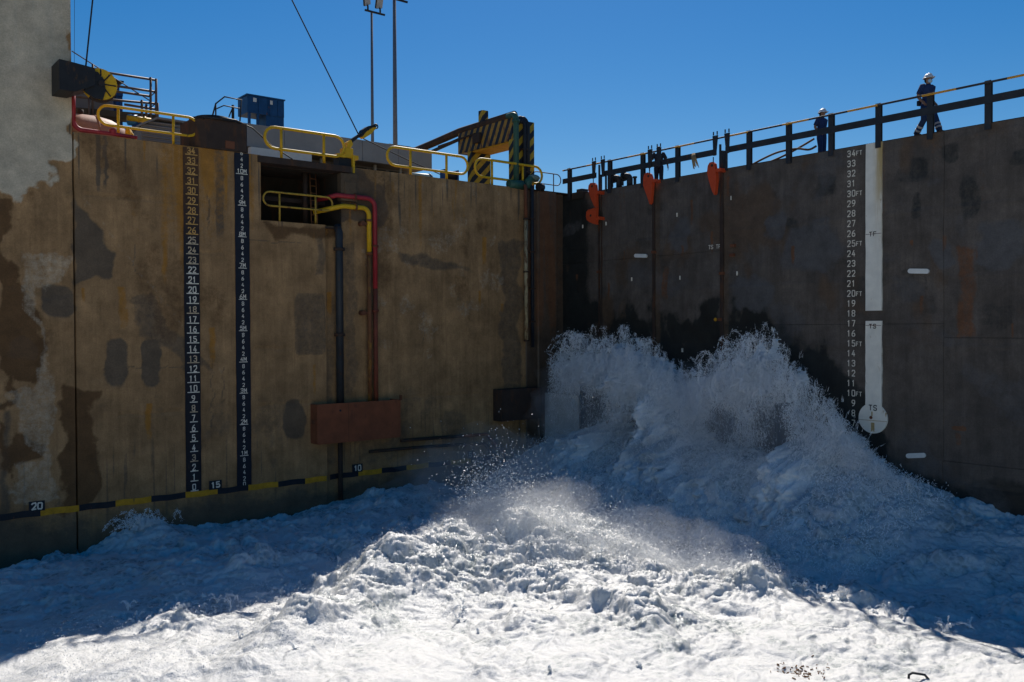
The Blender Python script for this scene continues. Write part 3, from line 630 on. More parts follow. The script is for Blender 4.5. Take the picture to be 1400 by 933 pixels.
# ------------------------------------------------------------------ yellow handrails on the wall
def stadium(xa, xb, zlo, zhi, y):
    r = (zhi-zlo)/2; zc = (zhi+zlo)/2; p = []
    p += arc((xb-r, y, zc), r, -math.pi/2, math.pi/2, XX, ZZ, 8); p += arc((xa+r, y, zc), r, math.pi/2, 3*math.pi/2, XX, ZZ, 8)
    return [tuple(q) for q in p]
def handrail(label, ua, ub, posts, y, zb, h1, h2, rad, m, cat='handrail', group=None):
    t = thing('handrail', label, cat, ((X(ua, y)+X(ub, y))/2, y, zb), group)
    b = MB(); b.tube(stadium(X(ua, y)+rad, X(ub, y)-rad, zb+h2, zb+h1, y), rad, 8, closed=True); b.build('rail', m, t)
    for u in posts:
        x = X(u, y); b = MB(); b.tube([(x, y+0.02, zb-0.02), (x, y+0.02, zb+h1-0.01)], rad*1.0, 8); b.box((x-0.07, y-0.06, zb-0.015), (x+0.07, y+0.1, zb+0.012)); b.build('post', m, t)
    return t
handrail('yellow looped handrail above the painted scales, next to the red pipe', 135, 275, (165, 240), 0.2, TOP, 0.93, 0.36, 0.042, 'yellow')
handrail('bright yellow looped handrail above the dark wall recess', 362, 474, (387, 445), 0.16, TOP, 1.0, 0.3, 0.05, 'yellow')
handrail('yellow looped handrail between the snatch block and the striped gantry', 529, 642, (563, 612), 0.3, TOP, 0.95, 0.28, 0.05, 'yellow')
handrail('yellow looped handrail in front of the striped gantry', 649, 743, (674, 716), 0.3, TOP, 0.98, 0.28, 0.05, 'yellow')
handrail('thin rusty looped handrail at the wall corner next to the gate', 728, 768, (758,), 0.6, TOP, 0.85, 0.38, 0.022, 'scaff')
handrail('dull rusty yellow handrail inside the wall recess', 360, 457, (384, 433), 0.1, hz0, 0.98, 0.52, 0.034, 'oldyellow')
# short yellow bollard post on the wall near the first rail
t = thing('yellow_post', 'short stout yellow post with a slanting brace at the pink tank end', 'post', (X(178), 0.5, TOP))
x = X(178, 0.5); MB().tube([(x, 0.5, TOP-0.02), (x, 0.5, TOP+0.42)], 0.085, 10).build('post', 'yellow', t)
MB().tube([(x+0.05, 0.5, TOP+0.36), (x+0.28, 0.5, TOP-0.0)], 0.03, 8).build('brace', 'yellow', t)
# red pipe over the wall top
t = thing('red_hydrant_pipe', 'red pipe dropping beside the tower and running along the wall top', 'pipe', (X(103), 0.1, TOP))
y = 0.1; x = X(103, y); zt = wy(103, 125, y)[2]; ze = TOP+0.1; r = 0.25
MB().tube([(x, y, zt), (x, y, ze+r)]+[tuple(p) for p in arc((x+r, y, ze+r), r, math.pi, 1.5*math.pi, XX, ZZ)]+[(X(150, y), y, ze), (X(190, y), y, ze-0.02)], [0.075, 0.075]+[0.07]*7+[0.055, 0.055], 12).build('pipe_run', 'red', t)
MB().ball((X(157, y), y, ze+0.08), 0.1, 10).build('valve_cap', 'red', t)
# pink tank
y = 1.6; xa, xb = X(90, y), X(181, y); zc = wy(112, 157, y)[2]-0.72
t = thing('pink_tank', 'faded pink horizontal tank with a domed end lying on the wall top', 'tank', ((xa+xb)/2, y, TOP))
prof = [(xa, 0.05), (xa+0.02, 0.5), (xa+0.15, 0.69), (xa+0.4, 0.72), (xb-1.0, 0.72), (xb-0.6, 0.65), (xb-0.28, 0.5), (xb-0.1, 0.3), (xb, 0.03)]
MB().tube([(p[0], y, zc) for p in prof], [p[1] for p in prof], 24).build('shell', 'tank', t)
MB().cyl((X(112, y), y-0.1, zc+0.68), (X(112, y), y-0.1, zc+0.84), 0.09, 12).build('filler_cap', 'darkrust', t)
b = MB()
for xx in (xa+0.5, xb-0.8): b.box((xx-0.08, y-0.5, TOP-0.1), (xx+0.08, y+0.5, zc-0.45))
b.build('saddle', 'plainconcrete', t)
MB().tube([(xa+0.85, y+0.73*math.sin(a), zc+0.73*math.cos(a)) for a in np.linspace(0, 6.283, 25)[:-1]], 0.02, 6, closed=True).build('strap', 'tank', t)

# pulley arm on the tower
y = -0.6; px, pz = wy(136, 117, y)[0], wy(136, 117, y)[2]; ax = wy(77, 105, y)[0]
t = thing('pulley_arm', 'black steel arm with a yellow wire sheave projecting from the concrete tower', 'pulley', (ax, -0.3, pz))
b = MB(); zt0, zt1 = wy(78, 85, y)[2], wy(112, 95, y)[2]; zl0, zl1 = wy(78, 126, y)[2], wy(112, 121, y)[2]
b.prism([(ax, zl0), (wy(98, 126, y)[0], zl0), (px-0.2, zl1+0.05), (px-0.2, zt1), (wy(97, 90, y)[0], zt0-0.03), (ax, zt0)], 'y', -0.95, -0.03); b.build('arm', 'grease', t)
b = MB(); b.tube([(px, -0.78, pz), (px, -0.74, pz), (px, -0.68, pz), (px, -0.52, pz), (px, -0.46, pz), (px, -0.42, pz)], [0.43, 0.44, 0.38, 0.38, 0.44, 0.43], 28); b.build('sheave', 'yellow', t)
b = MB(); b.prism([(px-0.45, pz-0.3), (px-0.2, pz-0.44), (px+0.02, pz-0.45), (px+0.1, pz-0.2), (px+0.06, pz+0.12), (px-0.1, pz+0.3), (px-0.45, pz+0.32)], 'y', -0.86, -0.8); b.build('cheek_plate', 'grease', t)
b = MB()
for a in (-1.0, 0.0, 0.85, 1.7): b.box((-0.02, -0.02, 0), (0.02, 0.0, 0.38)); 
b = MB()
for a in (-0.9, 0.0, 0.9, 1.6): b.tube([(px, -0.785, pz), (px+0.4*math.cos(a), -0.785, pz+0.4*math.sin(a))], 0.02, 6)
b.build('spokes', 'darkrust', t)
MB().tube([(px+0.44*math.cos(a), -0.6, pz+0.44*math.sin(a)) for a in np.linspace(-2.2, 2.3, 24)], 0.05, 6).build('rim', 'darkrust', t)
MB().cyl((px-0.02, -0.9, pz), (px-0.02, -0.4, pz), 0.09, 12).build('axle', 'grease', t)
def cable(name, label, pts, r, sag=0.0, m='cable', cat='cable'):
    P = [Vector(p) for p in pts]; out = []
    for i in range(len(P)-1):
        for k in range(8):
            q = P[i].lerp(P[i+1], k/8); q.z -= sag*4*(k/8)*(1-k/8); out.append(q)
    out.append(P[-1]); b = MB(); b.tube(out, r, 6); return tag(b.build(name, m), label, cat)
a0 = wy(117, 94, y); d1 = wy(136, -90, y+0.4)
cable('wire_rope', 'taut black wire rope rising from the yellow sheave on the tower', [a0, d1], 0.022)
cable('guy_wire', 'hair thin vertical wire just right of the concrete tower', [wy(101.5, 118, 3.0), wy(102, -60, 3.0)], 0.006)

# rusty chimney-like block over the metre scale
y0b, y1b = -0.07, 1.25
t = thing('rusty_fairlead', 'dark rusty steel fairlead block standing on the wall over the metre scale', 'steel block', ((X(270)+X(340))/2, 0.6, wy(300, 205)[2]))
xa, xb = X(269, y0b), X(341, y0b); zl = wy(305, 205, y0b)[2]; zt = wy(322, 168, y0b)[2]
poly = [(xa, y1b), (xa, y0b+0.5), (xa+0.1, y0b+0.2), (xa+0.35, y0b), (xb-0.06, y0b), (xb, y0b+0.06), (xb, y1b)]
b = MB(); b.prism(poly, 'z', zl, zt); b.build('housing', 'darkrust', t)
b = MB(); b.cyl(((xa+xb)/2-0.05, 0.55, zt), ((xa+xb)/2-0.05, 0.55, zt+0.1), 0.72, 24); b.cyl(((xa+xb)/2-0.05, 0.55, zt+0.1), ((xa+xb)/2-0.05, 0.55, zt+0.17), 0.55, 24); b.build('cap', 'grease', t)
b = MB(); b.box((xa+0.95, y0b-0.03, zl+0.06), (xa+1.25, y0b+0.01, zl+0.3), 0.01); b.build('plate', 'rust', t)
b = MB(); b.tube([(xa+0.25, y0b+0.05, zt+0.02), (xa+0.6, y0b-0.02, zt+0.06), (xb-0.4, y0b-0.03, zt+0.05), (xb-0.05, y0b+0.1, zt-0.02)], 0.05, 8); b.build('lip', 'grease', t)
y = 0.7; t = thing('guard_frame', 'thin dark guard frame of bent bar on top of the rusty fairlead', 'guard rail', (X(308, y), y, zt))
b = MB(); b.tube([wy(289, 164, y), wy(295, 142, y), wy(307, 132.5, y), wy(330, 137, y), wy(328, 166, y)], 0.025, 6); b.build('frame', 'railpaint', t); b = MB(); b.tube([wy(295, 166, y), wy(295, 143, y)], 0.024, 6); b.build('post', 'railpaint', t)
b = MB(); b.tube([wy(296, 149, y), wy(306, 144.5, y), wy(329, 149, y)], 0.02, 6); b.build('mid_bar', 'railpaint', t)
b = MB(); b.tube([wy(318.5, 164, y+.1), wy(318.5, 144, y+.1)], 0.045, 6); b.tube([wy(313, 160, y+.1), wy(317, 150, y+.1)], 0.02, 6); b.build('post', 'railpaint', t)
cable('slack_wire', 'dark slack wire rope running from the rusty fairlead to the recess edge', [wy(268, 163, 0.3), wy(282, 162, 0.25), wy(328, 168, 0.25), wy(345, 175, 0.25), wy(370, 198, 0.25), wy(400, 218, 0.2)], 0.022)

# pale low building behind the rails
yb2 = 5.0; xa, xb = X(333, yb2), X(592, yb2)
zt = wy(460, 186.5, yb2)[2]; zl = wy(460, 215.5, yb2)[2]; zg = 10.5
t = thing('pale_building', 'low pale building with a plain overhanging fascia behind the yellow rails', 'building', ((xa+xb)/2, 8, zg))
nP = 5
for i in range(nP):
    p = xa+(xb-xa)*i/nP; q = xa+(xb-xa)*(i+1)/nP; MB().box((p+0.008, yb2, zl), (q-0.008, yb2+0.18, zt), 0.006).build('fascia_panel', 'fascia', t)
MB().box((xa+0.05, yb2+0.19, zl+0.05), (xb-0.05, yb2+6, zt-0.04)).build('roof', 'plainconcrete', t)
MB().box((xa+0.6, yb2+1.2, zg-0.1), (xb-0.5, yb2+5.5, zl+0.04)).build('wall', 'greywall', t)
b = MB(); b.box((X(345, 4.7), 4.7, wy(400, 222, 4.7)[2]), (X(428, 4.7), 4.96, wy(400, 208, 4.7)[2])); b.build('canopy', 'white', t)
for i in range(9):
    p = xa+2.4+i*0.95
    if p+0.7 < xb-0.5: MB().box((p, yb2+1.15, zg+0.2), (p+0.75, yb2+1.19, zl-0.05)).build('window', 'glass', t)
for i in range(7):
    p = xa+2.3+i*1.25
    if p < xb-0.4: MB().box((p-0.05, yb2+0.5, zg-0.1), (p+0.05, yb2+0.6, zl+0.01)).build('column', 'fascia', t)
# blue cabinet on its roof
y = 7.0; xa, xb = X(341, y), X(391, y); zb, zt2 = wy(366, 168, y)[2], wy(366, 134.5, y)[2]
t = thing('blue_cabinet', 'dark blue steel cabinet on legs on the roof of the pale building', 'cabinet', ((xa+xb)/2, y+.4, zb))
zz = zb+(zt2-zb)*0.3; b = MB(); b.box((xa, y, zz), (xb, y+1.0, zt2), 0.015); b.build('body', 'blue', t)
b = MB(); xo = xa+(xb-xa)*0.5; b.box((xo, y+0.02, zb-0.3), (xb-0.01, y+0.98, zz)); b.build('lower_body', 'blue', t)
for xx in (xa+0.05, xa+(xb-xa)*0.26): MB().box((xx, y+0.02, zb-0.3), (xx+0.09, y+0.12, zz)).build('leg', 'blue', t)
for f in (0.29, 0.55, 0.57, 0.82): MB().box((xa+(xb-xa)*f, y-0.03, zz+0.02), (xa+(xb-xa)*f+0.05, y+0.0, zt2-0.03)).build('rib', 'blue', t)
for f, w in ((0.15, 0.14), (0.6, 0.12)): MB().box((xa+(xb-xa)*f, y-0.018, zt2-0.24), (xa+(xb-xa)*f+w, y-0.004, zt2-0.08)).build('notice', 'white', t)
MB().box((xa-0.04, y-0.03, zt2), (xb+0.04, y+1.04, zt2+0.05)).build('lid', 'blue', t)
MB().box((xa+0.05, y+0.3, zb-0.3), (xo, y+0.36, zb-0.22)).build('crossbar', 'blue', t)
# light masts
def mast(u, vb, vt, y, r, label, lamps):
    x = X(u, y); zb = 10.5; zt = wy(u, vt, y)[2]
    t = thing('light_mast', label, 'light mast', (x, y, zb), 'floodlight masts behind the wall')
    MB().tube([(x, y, zb), (x, y, zt)], [r, r*0.62], 10).build('pole', 'steel', t)
    MB().cyl((x, y, zb), (x, y, zb+0.06), r*2.2, 12).build('base_plate', 'steel', t)
    sc_ = y+27.673; k = sc_/1222*1.28
    MB().tube([(x-12*k, y-0.2, zt-0.02), (x+12.5*k, y-0.2-0.9*k*6, zt-0.12)], 0.06, 8).build('crossarm', 'railpaint', t)
    for dx, tilt in lamps:
        p = Vector((x+dx*k, y-0.25, zt-0.06)); h = MB()
        MB().tube([p, p+Vector((0.0, 0, 5*k)), p+Vector((-0.5*k, 0, 7.5*k))], 0.05, 6).build('bracket', 'railpaint', t)
        rt = Matrix.Rotation(tilt, 4, 'Y') @ Matrix.Rotation(R(35), 4, 'X'); c = p+Vector((-1.5*k, 0, 12.5*k))
        bb = MB(); bb.box((-5*k, -1.4*k, -6*k), (5*k, 1.4*k, 6*k), 0.05); bb.v = [tuple((rt @ Vector(v))+c) for v in bb.v]; lo = bb.build('floodlight', 'railpaint', t)
        bb = MB(); bb.box((-4.3*k, -1.7*k, -5.2*k), (4.3*k, -1.42*k, 5.2*k)); bb.v = [tuple((rt @ Vector(v))+c) for v in bb.v]; bb.build('lens', 'lamp', lo)
    return t
mast(511, 195, 18.5, 14.0, 0.1, 'slim grey mast carrying two floodlights, left of the pair', [(-8.5, R(-28)), (8.5, R(-14))])
mast(542, 192, 1.0, 11.0, 0.135, 'thicker grey light mast reaching past the top edge, right of the pair', [(-8.5, R(-28)), (8.5, R(-14))])

# yellow snatch block
y = 0.35
t = thing('snatch_block', 'yellow snatch block tilted up on a yellow pedestal between the handrails', 'pulley block', (X(477, y), y, TOP))
xa, xb = X(470, y), X(482, y); zb, zt = wy(476, 217, y)[2], wy(476, 203.5, y)[2]
b = MB(); b.box((xa, y-0.15, zb), (xb, y+0.2, zt), 0.02); b.build('pedestal', 'yellow', t)
b = MB(); b.box((X(460, y), y-0.2, zb-0.02), (X(471, y), y+0.1, zb+0.1)); b.box((X(482, y), y-0.1, zb-0.02), (X(490, y), y+0.1, zb+0.12)); b.box((X(480, y), y-0.2, TOP-0.2), (X(483, y), y-0.1, zb+0.1)); b.build('foot', 'yellow', t)
b = MB(); b.box((X(463, y), y-0.1, TOP-0.05), (X(481, y), y+0.3, zb-0.02)); b.build('base', 'grease', t)
def W_(u, v, dy=0.0): p = wy(u, v, y+dy); return (p[0], p[2])
b = MB(); b.prism([W_(472, 203), W_(473, 195), W_(478, 192), W_(481, 198), W_(478, 203)], 'y', y-0.1, y+0.1); b.build('swivel', 'yellow', t)
b = MB()
for dy in (-0.09, 0.05): b.prism([W_(475, 199), W_(477, 192), W_(493, 182), W_(494, 185), W_(481, 195), W_(478, 202)], 'y', y+dy, y+dy+0.05)
b.build('link', 'grease', t)
b = MB(); b.prism([W_(492, 187), W_(497, 180), W_(508, 174), W_(513, 173.5), W_(512, 177), W_(505, 184.5), W_(496, 190)], 'y', y-0.1, y+0.1); b.build('cheek', 'yellow', t)
b = MB(); b.prism([W_(490, 186), W_(494, 178), W_(501, 173.5), W_(509, 172), W_(513.5, 172.5), W_(512, 174.5), W_(506, 176), W_(498, 181.5), W_(493, 188)], 'y', y-0.13, y+0.13); b.build('cover', 'grease', t)
c = wy(514, 173, y); MB().tube([(c[0]+0.075*math.cos(a), y, c[2]+0.075*math.sin(a)) for a in np.linspace(0, 6.283, 17)[:-1]], 0.025, 6, closed=True).build('eye_ring', 'grease', t)
cable('hoist_wire', 'long black wire rope slanting up across the sky from the snatch block', [wy(491, 186, y), wy(398, -2, y), wy(360, -80, y)], 0.022)
cable('deck_wire', 'black wire rope slanting down from the snatch block to the deck winch', [wy(491, 184, y), wy(497, 190, y), wy(520, 201, 1.0), wy(560, 220, 1.4), wy(607, 241, 1.8)], 0.02)

# deck fittings between the rails
y = 1.0; t = thing('deck_winch', 'low dark blue deck winch behind the handrail post left of the gantry', 'winch', (X(614, y), y, TOP))
p = wy(607, 244, y); q = wy(622, 234, y)
b = MB(); b.cyl((p[0], y, p[2]+0.12), (q[0], y, p[2]+0.12), 0.16, 16); b.build('drum', 'black', t)
b = MB(); b.box((p[0]-0.05, y-0.2, TOP-0.05), (p[0], y+0.2, q[2])); b.build('end_plate', 'deepblue', t); MB().box((q[0], y-0.2, TOP-0.05), (q[0]+0.05, y+0.2, q[2])).build('end_plate', 'deepblue', t)
y = 1.0; t = thing('valve_drum', 'small pale green drum lying on the wall top below the yellow rail', 'drum', (X(578, y), y, TOP))
p = wy(562, 239, y); q = wy(590, 241, y); zc = TOP+0.1
MB().tube([(p[0], y, zc), (p[0]+0.05, y, zc), (q[0]-0.2, y, zc), (q[0]-0.04, y, zc), (q[0], y, zc)], [0.1, 0.15, 0.17, 0.17, 0.08], 16).build('shell', mat('pale_green_paint', (0.3, 0.4, 0.36), 0.5), t)
b = MB(); b.tube([(q[0]-0.15, y-0.02, zc), (q[0]-0.11, y-0.02, zc)], 0.19, 16); b.build('flange', 'deepblue', t)
y = 0.2; t = thing('green_bollard', 'squat dark green mooring bollard with a rounded cap in front of the gantry', 'bollard', (X(716, y), y, TOP))
x0 = X(700, y); b = MB(); b.tube([(x0-0.15, y, TOP+0.12), (x0+0.55, y, TOP+0.12)], [0.16, 0.2], 14); b.build('base_drum', 'green', t)
x1 = X(729, y); b = MB(); b.tube([(x1-0.35, y-0.05, TOP), (x1-0.28, y-0.05, TOP+0.3), (x1-0.12, y-0.05, TOP+0.46), (x1+0.2, y-0.05, TOP+0.44)], [0.16, 0.17, 0.15, 0.13], 12); b.build('horn', 'green', t)
b = MB(); b.ball((x1+0.02, y-0.05, TOP+0.48), 0.24, 14, (1.25, 0.8, 0.55)); b.build('cap', mat('worn_green', (0.2, 0.25, 0.2), 0.45), t)
b = MB(); b.cyl((x1+0.05, y-0.3, TOP+0.08), (x1+0.3, y-0.25, TOP+0.08), 0.16, 12); b.build('foot', 'grease', t)

# striped gantry running away from the wall edge
GXp = X(714, 0.5); yn = 0.5
def yat(u, x): return gx(u, 450, x)[1]
t = thing('striped_gantry', 'yellow and black striped gantry frame on the quay carrying a long pipe', 'gantry', (GXp, 3, TOP))
wN = X(731.5, yn)-X(697, yn)
xl, xrr = X(704.5, yn), X(731.5, yn)
zc_top = wy(731, 168, yn)[2]
yf0 = yat(640, xl); yf1 = yat(606, xl)
zbeam_t = wy(697, 159, yn)[2]; zbeam_b = wy(697, 190, yn)[2]
yb_n = yat(696.5, xl); MB().box((xl, yn, TOP-0.1), (xrr, yb_n, zc_top), 0.01).build('near_column', 'stripe_a', t)
y2 = yat(672, xrr); MB().box((xl+0.01, y2, TOP-0.1), (xrr-0.01, yat(640, xl), zbeam_b-0.002), 0.01).build('far_column', 'stripe_a', t)
ye = yat(628, xl)
MB().box((xl-0.02, yb_n+0.01, zbeam_b), (xrr+0.02, ye, zbeam_t), 0.012).build('beam', 'stripe_b', t)
MB().box((xl-0.02, yn+0.1, zbeam_b+0.05), (xl-0.004, yb_n+0.008, zbeam_t-0.02)).build('knee', 'stripe_b', t)
MB().box((xl+0.03, y2-0.05, zbeam_b-0.06), (xrr-0.03, yb_n+0.02, zbeam_b-0.006)).build('soffit', 'bandyellow', t)
yq = yat(659, xl-0.1); p = wy(661, 150.5, yq); MB().box((xl-0.02, yq, zbeam_t+0.004), (xl+0.3, yq+0.3, p[2]), 0.03).build('stub_post', 'stripe_a', t)
b = MB(); ym = yat(650, xl); b.box((xl-0.12, ym-0.5, zbeam_b+0.25), (xl-0.03, ym, zbeam_t-0.25)); b.tube([(xl-0.1, ym-0.2, zbeam_t-0.25), (xl-0.1, ym+2.6, zbeam_t-0.35)], 0.035, 6); b.build('bracket', 'darkrust', t)
t = thing('conveyor_pipe', 'long dark pipe lying over the striped gantry and reaching back over the quay', 'pipe', (xl, 3, zbeam_t))
zp = zbeam_t+0.12; yfar = yat(553, xl)
MB().tube([(xl+0.1, yn+0.1, zp), (xl+0.1, ye, zp-0.02), (xl+0.1, (ye+yfar)/2, zp-0.2), (xl+0.1, yfar, zp-0.35)], 0.165, 12).build('pipe_run', 'darkrust', t)
MB().tube([(xl+0.1, ye-1.0, zp-0.25), (xl+0.1, (ye+yfar)/2, zp-0.55), (xl+0.1, yfar, zp-0.55)], 0.08, 8).build('slack_hose', 'darkpipe', t)
y_e = yfar+0.3; MB().box((xl-0.6, y_e, 10.5), (xl+0.6, y_e+0.8, zp+0.15)).build('end_support', 'oldyellow', t)
t = thing('green_riser', 'upright green pipe with a bend on top clamped to the striped column', 'pipe', (X(708, 0.3), 0.3, TOP))
x = X(708, 0.3); zt = wy(708, 160, 0.3)[2]
MB().tube([(x, 0.36, TOP-0.02), (x, 0.36, zt-0.1)]+[(x, 0.36+0.22-0.22*math.cos(a), zt-0.1+0.22*math.sin(a)) for a in np.linspace(0.3, 1.57, 5)]+[(x, 0.9, zt+0.12)], 0.115, 12).build('pipe_run', 'green', t)
MB().cyl((x, 0.36, zt-0.22), (x, 0.36, zt-0.12), 0.16, 14).build('flange', 'green', t)
t = thing('black_hose_riser', 'black hose looping over the striped column beside the green pipe', 'hose', (X(721, 0.35), 0.35, TOP))
x = X(721, 0.35); zt = wy(720, 163, 0.35)[2]
b = MB()
for dx in (-0.09, 0.09): b.tube([(x+dx, 0.36, TOP-0.02), (x+dx, 0.36, zt-0.25)]+[(x+dx*math.cos(a*0.3)-0.16+0.16*math.cos(a), 0.36+0.1*math.sin(a), zt-0.25+0.3*math.sin(a)) for a in np.linspace(0.0, 2.9, 9)], 0.075, 10)
b.build('hose_run', 'black', t)
b = MB(); 
for z in (TOP+0.7, TOP+1.6): b.box((x-0.22, 0.3, z), (x+0.22, 0.49, z+0.06))
b.build('clamp', 'darkrust', t)

# ------------------------------------------------------------------ buildings and scaffold at the far left
yq = 9.0; xa, xb = X(60, yq), X(160, yq); zt = wy(160, 121, yq)[2]
t = thing('grey_shed', 'pale grey walled building with rusty roof edge behind the scaffold', 'building', ((xa+xb)/2, 12, 10.5))
MB().box((xa, yq, 10.4), (xb, yq+7, zt)).build('wall', 'greywall', t)
b = MB(); b.prism([(xa, wy(80, 103, yq)[2]), (X(172, yq-0.5), wy(172, 117, yq)[2]), (X(172, yq-0.5), wy(172, 119, yq)[2]), (xb, zt+0.005), (xa, zt+0.005)], 'y', yq-0.6, yq+7.2); b.build('roof', 'darkrust', t)
for u in (163, 167): MB().box((X(u-2.5, yq-0.3), yq-0.5, 10.4), (X(u+1.8, yq-0.3), yq-0.1, wy(u, 118 if u < 165 else 131, yq-0.3)[2])).build('column', 'deepblue', t)
b = MB(); b.box((X(158, yq-.4), yq-0.55, wy(165, 133, yq-.4)[2]), (X(170, yq-.4), yq-0.2, wy(165, 129, yq-.4)[2])); b.build('corbel', 'deepblue', t)
ysf = 7.6; t = thing('scaffold', 'tube scaffold with several rails and a board deck beside the grey building', 'scaffold', (X(180, ysf), ysf, 10.5))
def zrail(u, v): return wy(u, v, ysf)
for (ua, va, ub, vb) in ((98, 92, 214, 110), (160, 118, 214, 126), (150, 124, 206, 132), (98, 132, 214, 142), (170, 143, 216, 150)):
    MB().tube([zrail(ua, va), zrail(ub, vb)], 0.045, 6).build('rail', 'scaff', t)
for u, va, vb in ((206, 106, 170), (213.5, 108, 165), (215.5, 141, 170), (127, 88, 165), (122, 132, 165), (194, 137, 170), (200, 143, 170)):
    MB().tube([zrail(u, vb), zrail(u, va)], 0.045, 6).build('standard', 'scaff', t)
b = MB()
for (ua, va, ub, vb) in ((98, 70, 205, 138), (206, 132, 214, 125), (206, 147, 214, 141)): b.tube([zrail(ua, va), zrail(ub, vb)], 0.022, 5)
b.build('brace', 'scaff', t)
p, q = zrail(100, 150), zrail(214, 160)
for k in range(3):
    b = MB(); yy = ysf+0.05+k*0.3; b.add([(p[0], yy, p[2]-0.12), (q[0], yy, q[2]-0.12), (q[0], yy+0.27, q[2]-0.12), (p[0], yy+0.27, p[2]-0.12), (p[0], yy, p[2]+0.1), (q[0], yy, q[2]+0.1), (q[0], yy+0.27, q[2]+0.1), (p[0], yy+0.27, p[2]+0.1)], [(0, 3, 2, 1), (4, 5, 6, 7), (0, 1, 5, 4), (1, 2, 6, 5), (2, 3, 7, 6), (3, 0, 4, 7)]); b.build('board', 'timber', t)
yv = 6.6; t = thing('blue_valve_set', 'cluster of blue and yellow pipework under the scaffold', 'pipework', (X(186, yv), yv, 10.5))
b = MB(); b.cyl(wy(175, 164, yv), wy(188, 165, yv), 0.2, 12); b.build('yoke', mat('light_blue_paint', (0.06, 0.25, 0.45), 0.5), t)
b = MB(); b.tube([wy(187, 185, yv), wy(187, 160, yv)], 0.17, 10); b.build('body', 'deepblue', t)
b = MB(); b.tube([wy(174, 161.5, yv-.2), wy(206, 165.5, yv-.2)], 0.1, 10); b.cyl(wy(193, 162, yv-.2), wy(195, 166, yv-.2), 0.18, 10); b.build('handle_bar', 'yellow', t)
# corrugated shed
ys = 4.2; t = thing('corrugated_shed', 'small gabled shed of grey corrugated sheeting behind the yellow rail', 'shed', (X(232, ys), ys+1, 10.5))
pl = [wy(193, 172, ys), wy(214, 163.5, ys), wy(273, 172, ys)]
xa, xb = pl[0][0], pl[2][0]; nst = 15; zb = 10.45
def ztop(x): return np.interp(x, [p[0] for p in pl], [p[2] for p in pl])
zlist = np.arange(zb, pl[1][2], 0.125)
for i in range(len(zlist)-1):
    z0_, z1_ = zlist[i], zlist[i+1]
    xs_ = [x for x in np.linspace(xa, xb, 60) if ztop(x) > z0_+0.02]
    if len(xs_) < 2: continue
    zt_ = [min(z1_, ztop(x)) for x in (xs_[0], xs_[-1])]
    MB().prism([(xs_[0], z0_), (xs_[-1], z0_), (xs_[-1], zt_[1]), (xs_[0], zt_[0])], 'y', ys-0.0, ys+0.05).build('sheet', 'corr', t)
    MB().tube([(xs_[0], ys-0.005, z0_+0.06), (xs_[-1], ys-0.005, z0_+0.06)], 0.04, 6).build('corrugation', 'corr', t)
MB().prism([(xa-0.05, pl[0][2]-0.02), (pl[1][0], pl[1][2]), (xb+0.05, pl[2][2]), (xb+0.05, pl[2][2]+0.06), (pl[1][0], pl[1][2]+0.07), (xa-0.05, pl[0][2]+0.05)], 'y', ys-0.12, ys+3.5).build('roof', 'corr', t)
MB().box((xa+0.02, ys+0.06, zb), (xb-0.02, ys+3.4, min(pl[0][2], pl[2][2])-0.05)).build('body', 'corr', t)

